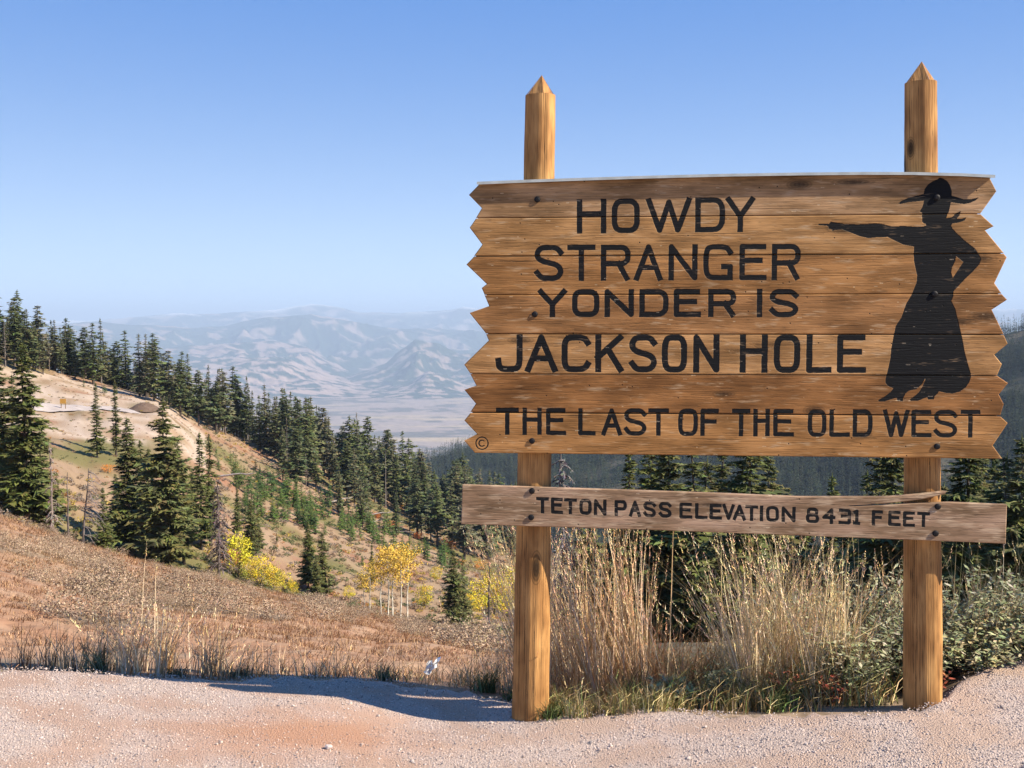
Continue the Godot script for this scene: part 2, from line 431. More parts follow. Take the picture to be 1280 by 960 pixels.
const BIG_TREES := [
	[-35.14, -71.87, 13.39, 0, "tall dense dark conifer at the left edge, nearest the brown slope"],
	[-38.4, -74.71, 12.0, 1, "dark conifer cut by the left edge of the picture"],
	[-41.21, -82.25, 10.77, 2, "conifer hidden behind the tall dense one at the left edge"],
	[-36.82, -77.72, 9.05, 3, "shorter conifer leaning against the tall one at the left edge"],
	[-51.99, -124.59, 9.6, 4, "slim conifer standing alone in front of the pale dirt pullout"],
	[-51.03, -128.22, 10.09, 5, "slim conifer beside the lone one in front of the dirt pullout"],
	[-33.9, -87.67, 12.11, 0, "broad ragged conifer with a bare grey trunk above the brown slope"],
	[-28.38, -81.18, 14.85, 1, "tallest conifer on the brown slope, wide and pointed"],
	[-31.94, -87.34, 10.16, 3, "conifer squeezed between the two tallest on the brown slope"],
	[-27.45, -66.56, 5.29, 2, "small dark conifer with shelved branches on the edge of the brown slope"],
	[-30.24, -91.11, 10.01, 2, "conifer tucked against the right side of the tallest one"],
	[-31.17, -99.22, 12.02, 4, "left one of a pair of narrow spires right of the tallest conifer"],
	[-30.88, -101.4, 11.85, 5, "right one of a pair of narrow spires right of the tallest conifer"],
	[-35.01, -93.67, 9.74, 2, "conifer filling the gap between the broad ragged one and the tallest"],
	[-38.59, -96.58, 4.98, 3, "short wide conifer left behind the broad ragged one"],
	[-35.1, -104.25, 9.18, 0, "conifer behind the right flank of the tallest one"],
	[-36.19, -112.31, 5.47, 1, "bushy conifer in front of the two narrow spires"],
	[-32.58, -117.57, 6.53, 4, "narrow conifer above the tall yellow shrub"],
	[-39.94, -87.3, 3.59, 2, "half hidden conifer between the left edge group and the snags"],
	[-28.61, -108.28, 6.42, 1, "dark conifer behind the bright yellow bushes"],
	[-28.79, -112.37, 4.57, 3, "short conifer right of the dark one behind the yellow bushes"],
	[-29.13, -122.59, 1.2, 2, "little conifer alone above the yellow bushes"],
	[-21.01, -101.86, 6.96, 0, "pointed left conifer of the dark clump in mid slope"],
	[-19.21, -100.18, 6.7, 3, "bushy right conifer of the dark clump in mid slope"],
	[-19.44, -98.09, 4.66, 1, "low conifer at the foot of the dark clump in mid slope"],
	[-5.47, -91.84, 7.54, 1, "round dark conifer right of the golden aspens"],
	[-4.79, -95.88, 6.2, 3, "lower conifer behind the round dark one right of the aspens"],
	[-16.85, -118.81, 5.33, 5, "thin dark conifer left behind the golden aspens"],
	[5.14, -43.7, 11.74, 4, "slim conifer top showing under the sign beside the left post"],
	[7.33, -46.42, 14.34, 1, "wide conifer under the middle of the sign, its left top"],
	[7.88, -43.29, 12.75, 2, "shadowed conifer between the two wide ones under the sign"],
	[3.94, -49.84, 9.47, 3, "low conifer behind the tall straw right of the left post"],
	[9.22, -38.92, 12.57, 0, "widest conifer under the sign, left of the middle gap"],
	[9.5, -45.01, 13.04, 5, "conifer behind the straw right of the sign's middle"],
	[15.95, -49.49, 13.04, 4, "small conifer tip above the plank, left of the right post"],
	[18.19, -50.85, 13.55, 2, "small conifer tip close to the right post"],
	[15.09, -39.19, 12.44, 1, "dark conifer directly left of the right post"],
	[14.79, -54.01, 11.91, 3, "conifer mostly hidden behind the pale bushy straw"],
	[16.64, -36.37, 11.53, 0, "dark conifer directly right of the right post"],
	[22.69, -46.79, 13.61, 4, "conifer between the right post and the right edge"],
	[17.33, -33.82, 10.28, 1, "tall dark conifer cut by the right edge of the picture"],
	[19.95, -45.85, 11.73, 3, "conifer hidden behind the right post"],
	[3.92, -57.87, 10.4, 2, "conifer low behind the straw, left part of the gap under the sign"],
	[5.28, -53.74, 11.53, 5, "narrow conifer behind the straw near the left post"],
	[7.14, -51.51, 14.27, 0, "conifer between the slim and the wide one under the sign"],
	[9.64, -49.06, 13.32, 3, "squat conifer behind the straw at the sign's middle"],
	[11.98, -46.48, 12.98, 1, "conifer right behind the widest one under the sign"],
	[14.21, -47.94, 10.91, 0, "low conifer behind the pale bushy straw"],
	[16.09, -47.34, 10.86, 1, "low conifer below the two small tips left of the right post"],
	[16.68, -45.01, 12.51, 3, "conifer left of the dark one by the right post"],
	[17.77, -42.43, 11.14, 0, "conifer covered by the right post"],
	[19.64, -41.6, 12.01, 1, "broad conifer low behind the shrubs on the right"],
	[19.61, -39.39, 11.24, 3, "conifer next to the tall one at the right edge"],
	[20.9, -38.72, 12.46, 2, "conifer just beyond the right edge of the picture"]]
const YOUNG_TREES := [
	[-37.99, -174.92, 2.74],
	[-38.69, -143.89, 2.5],
	[-39.86, -161.14, 2.36],
	[-42.48, -167.7, 4.13],
	[-40.55, -167.15, 4.7],
	[-33.37, -145.22, 3.36],
	[-43.23, -157.16, 3.26],
	[-35.51, -174.42, 4.22],
	[-39.93, -176.54, 4.69],
	[-38.26, -141.93, 2.39],
	[-45.77, -164.76, 4.19],
	[-36.13, -196.71, 4.15],
	[-33.98, -147.13, 2.49],
	[-38.84, -168.58, 4.41],
	[-35.11, -138.62, 2.56],
	[-38.16, -148.16, 3.19],
	[-39.81, -148.76, 2.32],
	[-31.52, -155.84, 3.95],
	[-37.2, -171.0, 3.41],
	[-34.12, -141.96, 2.21],
	[-37.39, -194.44, 3.32],
	[-35.57, -140.57, 3.03],
	[-34.55, -142.88, 2.52],
	[-37.1, -158.72, 3.98],
	[-32.43, -157.7, 3.02],
	[-43.32, -175.74, 4.64],
	[-32.5, -151.55, 2.52],
	[-34.91, -147.94, 3.34],
	[-41.64, -156.56, 4.25],
	[-43.99, -172.48, 3.22],
	[-31.11, -147.76, 2.43],
	[-44.0, -167.31, 3.19],
	[-40.84, -179.41, 3.4],
	[-35.75, -137.42, 3.42],
	[-36.84, -137.14, 2.18],
	[-33.55, -139.01, 3.57],
	[-34.93, -168.41, 2.86],
	[-39.99, -184.72, 3.17],
	[-44.19, -183.76, 3.68],
	[-31.48, -155.85, 3.32],
	[-35.87, -165.15, 2.69],
	[-36.94, -167.99, 4.17],
	[-32.76, -171.91, 3.83],
	[-34.89, -169.45, 2.96],
	[-30.65, -146.84, 3.7],
	[-31.15, -147.75, 3.53],
	[-35.73, -165.18, 3.09],
	[-40.15, -184.69, 3.73],
	[-31.41, -154.85, 3.58],
	[-40.62, -159.92, 3.34],
	[-36.67, -168.05, 4.01],
	[-35.16, -186.72, 4.38],
	[-35.03, -172.48, 3.65],
	[-35.83, -194.73, 4.25],
	[-37.87, -144.11, 4.02],
	[-41.55, -182.32, 4.1],
	[-34.18, -151.18, 3.26],
	[-31.98, -147.58, 3.2],
	[-33.45, -140.06, 2.43],
	[-36.11, -170.21, 4.27],
	[-36.33, -136.24, 2.66],
	[-44.7, -164.02, 3.31],
	[-43.22, -156.13, 3.2],
	[-36.3, -172.22, 3.1],
	[-37.54, -146.26, 4.08],
	[-40.1, -176.5, 4.54],
	[-41.81, -174.05, 2.81],
	[-30.5, -149.93, 3.48],
	[-36.53, -156.8, 2.75],
	[-32.95, -177.98, 4.13],
	[-29.91, -150.05, 3.13],
	[-38.78, -155.23, 2.51],
	[-34.72, -175.6, 4.61],
	[-41.1, -162.89, 2.93],
	[-41.73, -176.12, 2.53],
	[-36.94, -177.19, 3.14],
	[-39.39, -158.17, 3.24],
	[-33.69, -155.39, 3.02],
	[-28.38, -150.35, 2.25],
	[-29.01, -146.15, 3.7],
	[-27.06, -163.78, 3.25],
	[-33.51, -194.13, 4.61],
	[-26.02, -194.27, 2.59],
	[-31.08, -188.45, 4.07],
	[-29.57, -193.76, 4.48],
	[-24.95, -198.44, 4.54],
	[-23.33, -170.41, 3.44],
	[-20.79, -173.76, 3.86],
	[-27.46, -169.79, 3.16],
	[-24.27, -188.44, 4.29],
	[-26.91, -192.13, 2.87],
	[-29.34, -177.59, 2.29],
	[-28.33, -194.95, 3.53],
	[-25.86, -180.15, 4.07],
	[-28.18, -162.58, 2.91],
	[-24.48, -175.3, 3.91],
	[-27.76, -183.92, 4.38],
	[-28.85, -170.58, 3.4],
	[-29.48, -171.48, 3.51],
	[-22.83, -194.67, 4.66],
	[-26.15, -183.14, 4.21],
	[-28.76, -167.55, 3.32],
	[-25.3, -165.07, 2.74],
	[-26.25, -181.11, 3.89],
	[-29.23, -181.66, 3.14],
	[-23.61, -168.35, 2.64],
	[-23.55, -190.55, 3.46],
	[-28.11, -178.8, 4.29],
	[-23.0, -171.46, 2.76],
	[-29.0, -187.77, 3.62],
	[-23.2, -171.44, 2.16],
	[-21.79, -167.59, 3.13],
	[-31.44, -184.34, 2.26],
	[-26.11, -160.9, 3.15],
	[-11.57, -163.59, 3.61],
	[-12.5, -169.54, 3.19],
	[-11.57, -169.61, 3.29],
	[-16.64, -167.17, 2.82],
	[-11.99, -187.62, 2.56],
	[-18.18, -164.0, 3.64],
	[-12.58, -177.55, 3.74],
	[-10.71, -171.67, 2.49],
	[-16.42, -175.23, 2.67],
	[-14.38, -168.39, 3.76],
	[-18.65, -169.98, 2.05],
	[-17.22, -163.09, 2.98],
	[-9.46, -175.75, 2.06],
	[-14.94, -169.34, 3.79],
	[-8.71, -174.78, 2.85],
	[-17.92, -168.05, 2.36],
	[-19.54, -188.99, 2.2],
	[-12.88, -186.56, 4.24],
	[-17.33, -161.07, 2.11],
	[-18.61, -165.96, 2.39],
	[-17.03, -157.08, 1.43],
	[-14.49, -137.24, 2.21],
	[-17.51, -161.05, 2.28],
	[-16.11, -146.11, 2.45],
	[-18.46, -128.68, 1.93],
	[-25.25, -156.98, 2.27],
	[-16.49, -161.16, 1.84],
	[-17.08, -157.07, 2.54],
	[-20.19, -159.73, 1.9],
	[-17.52, -145.95, 2.13],
	[-20.05, -132.49, 1.58],
	[-16.1, -140.08, 1.73],
	[-48.42, -173.36, 2.52],
	[-48.33, -185.82, 1.79],
	[-46.97, -159.22, 2.04],
	[-49.71, -192.69, 2.3],
	[-45.26, -180.41, 2.14],
	[-51.18, -180.9, 2.56],
	[-49.3, -176.23, 2.11],
	[-45.92, -180.24, 1.72],
	[-52.2, -175.4, 1.87],
	[-47.65, -176.69, 2.49],
	[-47.94, -162.06, 2.2],
	[-47.64, -186.0, 1.76],
	[-46.29, -180.15, 2.26],
	[-48.96, -192.88, 1.55],
	[-80.77, -197.09, 1.23],
	[-78.91, -197.84, 1.26],
	[-81.4, -200.08, 1.52],
	[-86.37, -201.25, 1.84],
	[-81.45, -205.44, 1.15],
	[-79.47, -200.85, 1.28],
	[-80.15, -196.26, 1.92],
	[-25.38, -99.82, 1.1],
	[-27.91, -104.33, 0.86],
	[-25.18, -101.94, 1.1],
	[-25.58, -98.74, 0.79],
	[-24.03, -87.77, 0.84],
	[-26.17, -96.52, 1.2]]
const ASPENS := [
	[-10.53, -73.25, 4.86],
	[-10.01, -75.34, 5.96],
	[-9.35, -74.41, 6.56],
	[-9.27, -76.44, 6.86],
	[-8.29, -73.53, 6.42],
	[-8.04, -75.57, 6.79],
	[-11.56, -77.14, 4.09]]
const YELLOW_BUSHES := [
	[-26.17, -94.44, 4.86],
	[-24.92, -93.74, 2.64],
	[-23.92, -94.0, 3.1],
	[-22.62, -93.3, 2.76],
	[-21.77, -94.53, 2.02],
	[-21.04, -94.69, 1.55],
	[-16.81, -101.62, 1.48],
	[-9.87, -111.56, 3.05],
	[-3.76, -121.94, 4.39],
	[-2.2, -122.98, 5.41],
	[-0.61, -125.0, 6.2],
	[0.82, -127.0, 5.08],
	[-4.62, -113.91, 2.74],
	[-10.9, -141.58, 2.73],
	[0.0, -164.0, 3.94],
	[-3.77, -154.95, 3.22]]
const ORANGE_BUSHES := [
	[-35.88, -228.2, 1.85],
	[-24.3, -200.53, 2.26],
	[-27.21, -237.45, 1.91],
	[-13.37, -201.56, 2.26],
	[-12.23, -201.63, 1.94],
	[-9.95, -223.78, 2.15],
	[-5.48, -225.93, 2.17],
	[-19.09, -200.09, 1.61],
	[-41.38, -244.52, 1.79],
	[-27.68, -97.13, 1.94],
	[-47.84, -117.65, 1.22],
	[-28.15, -205.08, 1.49],
	[-6.05, -186.9, 2.09],
	[-9.62, -182.75, 1.46]]
const DEAD_TREE := [-26.72, -90.12, 9.42]
const SNAG := [-26.37, -60.5, 5.87]
const GREY_TRUNK := [-29.46, -63.5, 6.76]
const BARE_TREE := [2.57, -49.93, 12.48]
const THIN_SNAG := [-29.43, -65.71, 5.41]
const POLE_A := [-47.17, -233.28, 12.61]
const POLE_B := [-29.8, -234.11, 13.8]
const DARK_SNAG := [-1.63, -69.98, 7.72]
const FAR_RANGE := [-0.888, 134.9, -0.6439, 136.8, -0.4337, 135.8, -0.4071, 156.8, -0.3729, 237.7, -0.3377, 320.5, -0.309, 343.6, -0.2871, 386.4, -0.265, 409.2, -0.235, 432.9, -0.2084, 538.6, -0.193, 581.7, -0.1738, 542.2, -0.1505, 419.2, -0.1113, 400.4, -0.0876, 422.3, -0.0638, 465.2, -0.0478, 528.8, -0.0319, 487, 0.0478, 423.5, 0.2046, 497.8, 0.3518, 398.1, 0.4562, 437.6, 0.5452, 362.7, 0.8943, 133.9]
const MID_RANGE := [-0.8883, -44.9, -0.591, -22.9, -0.4338, 1.6, -0.3936, 83.4, -0.3521, 43.2, -0.3165, -26.4, -0.28, 30, -0.2426, 144.8, -0.2085, 203.6, -0.1739, 175.9, -0.1349, 30.9, -0.0956, -27.7, -0.0319, -27.8, 0.0479, -116.3, 0.2048, 1.6, 0.4533, 81.2, 0.8945, 1.6]
const LEFT_HILLS := [-0.8892, -326.9, -0.4733, -410.8, -0.3942, -383.3, -0.3525, -324.4, -0.3168, -240.3, -0.2654, -221.7, -0.2354, -189.7, -0.205, -259, -0.182, -431.2, -0.1588, -582, -0.1416, -641, -0.1117, -678.2, 0.8958, -433.1]
const TAN_HILL := [-0.8895, -360.9, -0.4082, -509.1, -0.3386, -432.6, -0.2952, -365.2, -0.2656, -340.6, -0.228, -343.8, -0.1975, -468.6, -0.1705, -594.2, -0.155, -643.3, -0.1275, -674.4, 0.8961, -430.2]
const BUTTE := [-0.8897, -449.7, -0.19, -672, -0.1706, -644, -0.151, -564.9, -0.1274, -465.1, -0.1075, -262.5, -0.0956, -150.9, -0.0758, -181.7, -0.052, -345.5, -0.024, -304.9, 0.008, -284.5, 0.064, -508.8, 0.1275, -627.9, 0.2808, -657.5, 0.896, -433.3]
const TOE_HILL := [-0.8899, -428.2, -0.1511, -673.4, -0.1275, -658.4, -0.1038, -599.9, -0.0839, -462.9, -0.064, -515.5, -0.048, -602.5, -0.032, -646.2, 0.008, -681.2, 0.8963, -430.2]
const FOREST_RIDGE := [-0.8933, -149.4, -0.191, -193.4, -0.1122, -180.1, -0.0803, -170.1, -0.0522, -155.7, 0, -139.2, 0.1276, -96.5, 0.2805, -43.3, 0.4074, -11.7, 0.4534, -0.2, 0.4725, 5.3, 0.5451, 23.8, 0.701, 56.9, 0.8921, 72.9]

var rng := RandomNumberGenerator.new()
var names := {}
var bump := FastNoiseLite.new()
var patchy := FastNoiseLite.new()
var fine := FastNoiseLite.new()
var M := {}

# ---------------------------------------------------------------- mesh collecting
class Bag:
	var v := PackedVector3Array()
	var n := PackedVector3Array()
	var c := PackedColorArray()
	var t := PackedVector2Array()
	var i := PackedInt32Array()
	func tri(a: Vector3, b: Vector3, d: Vector3, col := Color.WHITE) -> void:
		var m := (d - a).cross(b - a).normalized()
		for q in 3: i.append(v.size() + q)
		v.append(a); v.append(b); v.append(d)
		n.append(m); n.append(m); n.append(m)
		c.append(col); c.append(col); c.append(col)
	func tri_n(a: Vector3, b: Vector3, d: Vector3, m: Vector3, col: Color) -> void:
		var turned := (d - a).cross(b - a).dot(m) < 0.0
		for q in 3: i.append(v.size() + q)
		v.append(a); v.append(d if turned else b); v.append(b if turned else d)
		n.append(m); n.append(m); n.append(m)
		c.append(col); c.append(col); c.append(col)
	func quad(a: Vector3, b: Vector3, d: Vector3, e: Vector3, col := Color.WHITE) -> void:
		tri(a, b, d, col)
		tri(a, d, e, col)
	func tri_uv(a: Vector3, b: Vector3, d: Vector3, ua: Vector2, ub: Vector2, ud: Vector2) -> void:
		tri(a, b, d)
		t.append(ua); t.append(ub); t.append(ud)
	# a tapered round limb through points p with radii r
	func tube(p: Array, r: Array, sides: int, col := Color.WHITE, cap := false) -> void:
		var first := v.size()
		for k in p.size():
			var along: Vector3 = (p[mini(k + 1, p.size() - 1)] - p[maxi(k - 1, 0)]).normalized()
			var e := along.cross(Vector3.RIGHT if absf(along.x) < 0.8 else Vector3.FORWARD).normalized()
			var f := along.cross(e)
			for s in sides:
				var a := TAU * s / sides
				var m := e * cos(a) + f * sin(a)
				v.append(p[k] + m * r[k]); n.append(m); c.append(col)
		for k in p.size() - 1:
			for s in sides:
				var a := first + k * sides + s
				var b := first + k * sides + (s + 1) % sides
				for q in [a, a + sides, b, b, a + sides, b + sides]: ix(q)
		if cap:
			var top := v.size()
			v.append(p[-1]); n.append((p[-1] - p[-2]).normalized()); c.append(col)
			for s in sides:
				for q in [first + (p.size() - 1) * sides + s, top, first + (p.size() - 1) * sides + (s + 1) % sides]: ix(q)
	func ix(q: int) -> void: i.append(q)
	func mesh(mat: Material) -> ArrayMesh:
		var a := []
		a.resize(Mesh.ARRAY_MAX)
		a[Mesh.ARRAY_VERTEX] = v
		a[Mesh.ARRAY_NORMAL] = n
		if c.size() == v.size(): a[Mesh.ARRAY_COLOR] = c
		if t.size() == v.size(): a[Mesh.ARRAY_TEX_UV] = t
		if i.size(): a[Mesh.ARRAY_INDEX] = i
		var m := ArrayMesh.new()
		m.add_surface_from_arrays(Mesh.PRIMITIVE_TRIANGLES, a)
		m.surface_set_material(0, mat)
		return m

# ---------------------------------------------------------------- naming and metas
func numbered(called: String) -> String:
	names[called] = names.get(called, -1) + 1
	return called if names[called] == 0 else "%s_%03d" % [called, names[called]]

func tag(o: Node, label: String, category: String, group := "", kind := "") -> void:
	if label: o.set_meta("label", label)
	if category: o.set_meta("category", category)
	if group: o.set_meta("group", group)
	if kind: o.set_meta("kind", kind)

func thing(called: String, at: Vector3, label: String, category: String, group := "") -> Node3D:
	var o := Node3D.new()
	o.name = numbered(called)
	add_child(o)
	o.position = at
	tag(o, label, category, group)
	return o

func part(called: String, mesh: Mesh, parent: Node, at := Vector3.ZERO) -> MeshInstance3D:
	var o := MeshInstance3D.new()
	o.name = called
	o.mesh = mesh
	parent.add_child(o, true)
	o.position = at
	return o

func top_mesh(called: String, mesh: Mesh, at := Vector3.ZERO) -> MeshInstance3D:
	var o := MeshInstance3D.new()
	o.name = numbered(called)
	o.mesh = mesh
	add_child(o)
	o.position = at
	return o

func structure(called: String, mesh: Mesh) -> MeshInstance3D:
	var o := top_mesh(called, mesh)
	o.set_meta("kind", "structure")
	return o

func scatter(called: String, mesh: Mesh, places: Array, colors: Array, label: String, category: String) -> void:
	var mm := MultiMesh.new()
	mm.transform_format = MultiMesh.TRANSFORM_3D
	mm.use_colors = colors.size() > 0
	mm.mesh = mesh
	mm.instance_count = places.size()
	for k in places.size():
		mm.set_instance_transform(k, places[k])
		if mm.use_colors: mm.set_instance_color(k, colors[k])
	var o := MultiMeshInstance3D.new()
	o.name = numbered(called)
	o.multimesh = mm
	add_child(o)
	tag(o, label, category, "", "stuff")

# ---------------------------------------------------------------- the lie of the land
func edge_of(a: float) -> float:
	if a <= EDGE[0] or a >= EDGE[-2]: return 40.0
	var k := 0
	while a > EDGE[k + 2]: k += 2
	var s: float = (a - EDGE[k]) / (EDGE[k + 2] - EDGE[k])
	var d: float = lerpf(EDGE[k + 1], EDGE[k + 3], s)
	var out := clampf((absf(a) - 0.62) / 0.35, 0.0, 1.0)
	return lerpf(d, 40.0, out * out)

func pad_height(x: float, z: float) -> float:
	var s := smoothstep(0.0, 1.7, x)
	return 0.125 * s - 0.065 * exp(-pow((x + 0.34) / 0.38, 2.0) - pow((z + 4.28) / 0.30, 2.0)) + 0.012 * bump.get_noise_2d(x * 9.0, z * 9.0)

func profile(r: Array, d: float, e: float, h0: float) -> float:
	var d0 := e
	var h := h0
	for k in range(1, r.size(), 2):
		var d1: float = maxf(r[k], d0 + 0.5)
		var h1: float = r[k + 1]
		if d <= d1:
			var s := clampf((d - d0) / (d1 - d0), 0.0, 1.0)
			return lerpf(h, h1, s)
		d0 = d1
		h = h1
	return h

func land(x: float, z: float) -> float:
	var a := atan2(x, -z)
	var d := sqrt(x * x + z * z)
	var e := edge_of(a)
	var p := pad_height(x, z)
	if d <= e: return p - 0.03
	var k := 0
	while k < HILL.size() - 2 and a > HILL[k + 1][0]: k += 1
	var s := clampf((a - HILL[k][0]) / (HILL[k + 1][0] - HILL[k][0]), 0.0, 1.0)
	var h := lerpf(profile(HILL[k], d, e, p - 0.03), profile(HILL[k + 1], d, e, p - 0.03), s)
	var rough := clampf((d - e) * 0.25, 0.0, 1.0) * (0.10 + clampf((d - 40.0) / 90.0, 0.0, 1.0) * 0.75)
	h += rough * bump.get_noise_2d(x * (4.0 if d < 55.0 else 1.6), z * (4.0 if d < 55.0 else 1.6))
	h += 0.05 * clampf(d - e, 0.0, 1.0) * fine.get_noise_2d(x * 2.0, z * 2.0)
	return h

func on_land(x: float, z: float) -> Vector3:
	return Vector3(x, land(x, z), z)

# ---------------------------------------------------------------- materials
func ramp(stops: Array) -> Gradient:
	var g := Gradient.new()
	g.offsets = PackedFloat32Array(stops.map(func(s): return s[0]))
	g.colors = PackedColorArray(stops.map(func(s): return (s[1] as Color).linear_to_srgb()))
	return g

func noise_map(size: int, freq: float, stops: Array, octaves := 4, kind := FastNoiseLite.TYPE_SIMPLEX_SMOOTH, sd := 3) -> NoiseTexture2D:
	var f := FastNoiseLite.new()
	f.seed = sd
	f.noise_type = kind
	f.frequency = freq
	f.fractal_octaves = octaves
	var t := NoiseTexture2D.new()
	t.width = size
	t.height = size
	t.seamless = true
	t.noise = f
	if stops.size(): t.color_ramp = ramp(stops)
	return t

func mat(rough: float, col := Color.WHITE, vertex := false) -> StandardMaterial3D:
	var m := StandardMaterial3D.new()
	m.albedo_color = col.linear_to_srgb()
	m.roughness = rough
	m.vertex_color_use_as_albedo = vertex
	m.metallic_specular = 0.3
	return m

func leaf_mat(through: float) -> StandardMaterial3D:
	var m := mat(0.75, Color.WHITE, true)
	m.backlight_enabled = through > 0.0
	m.backlight = Color(through, through, through)
	m.cull_mode = BaseMaterial3D.CULL_DISABLED
	return m

func grain_ground(m: StandardMaterial3D, tex: Texture2D, per_m: float, relief: Texture2D = null, cm := 1.0) -> StandardMaterial3D:
	m.albedo_texture = tex
	m.uv1_triplanar = true
	m.uv1_world_triplanar = true
	m.uv1_scale = Vector3.ONE * per_m
	if relief:
		m.heightmap_enabled = true
		m.heightmap_texture = relief
		m.heightmap_scale = cm
	return m

func make_materials() -> void:
	var speck := noise_map(1024, 0.09, [[0.0, Color(0.55, 0.52, 0.50)], [0.38, Color(0.85, 0.83, 0.82)], [0.55, Color(1, 0.98, 0.96)], [0.8, Color(1.0, 1.0, 1.0)]], 4)
	var speck_h := noise_map(1024, 0.12, [], 4)
	M.gravel = grain_ground(mat(0.95, Color.WHITE, true), speck, 0.9, speck_h, 0.7)
	var turf := noise_map(1024, 0.05, [[0.0, Color(0.45, 0.42, 0.4)], [0.4, Color(0.8, 0.78, 0.75)], [0.6, Color(1, 0.97, 0.93)], [1.0, Color(1, 1, 1)]], 5, FastNoiseLite.TYPE_SIMPLEX_SMOOTH, 8)
	M.turf = grain_ground(mat(0.95, Color.WHITE, true), turf, 0.16, turf, 2.0)
	var rocky := noise_map(1024, 0.02, [[0.0, Color(0.6, 0.6, 0.6)], [0.5, Color(0.9, 0.9, 0.9)], [1.0, Color(1, 1, 1)]], 6, FastNoiseLite.TYPE_SIMPLEX_SMOOTH, 5)
	M.far = grain_ground(mat(1.0, Color.WHITE, true), rocky, 0.0007)
	M.needle = leaf_mat(0.12)
	M.leaf = leaf_mat(0.35)
	M.straw = leaf_mat(0.4)
	var bark := noise_map(256, 0.03, [[0.0, Color(0.4, 0.4, 0.4)], [1.0, Color(1, 1, 1)]], 4)
	M.bark = grain_ground(mat(0.95, Color.WHITE, true), bark, 1.5)
	M.bark.uv1_world_triplanar = false
	M.stone = mat(0.9, Color.WHITE, true)
	M.bolt = mat(0.55, Color(0.018, 0.017, 0.018))
	M.bolt.metallic = 0.5
	var tin := noise_map(256, 0.03, [[0.0, Color(0.42, 0.44, 0.40)], [1.0, Color(0.62, 0.65, 0.60)]], 4)
	M.tin = grain_ground(mat(0.5), tin, 2.0)
	M.tin.metallic = 0.35
	M.paper = mat(0.8, Color(0.82, 0.82, 0.83))
	M.board_back = mat(0.9, Color(0.22, 0.13, 0.06))

# ---------------------------------------------------------------- lettering
func rounded(p: Array, r: float, closed: bool) -> PackedVector2Array:
	var o := PackedVector2Array()
	var n := p.size()
	for k in n:
		var b := Vector2(p[k][0], p[k][1])
		if r <= 0.0 or (not closed and (k == 0 or k == n - 1)):
			o.append(b)
			continue
		var a := Vector2(p[(k + n - 1) % n][0], p[(k + n - 1) % n][1])
		var d := Vector2(p[(k + 1) % n][0], p[(k + 1) % n][1])
		var s := b + (a - b).limit_length(minf(r, a.distance_to(b) * 0.5))
		var e := b + (d - b).limit_length(minf(r, d.distance_to(b) * 0.5))
		for j in 6:
			var f := j / 5.0
			o.append(s.lerp(b, f).lerp(b.lerp(e, f), f))
	if closed: o.append(o[0])
	return o

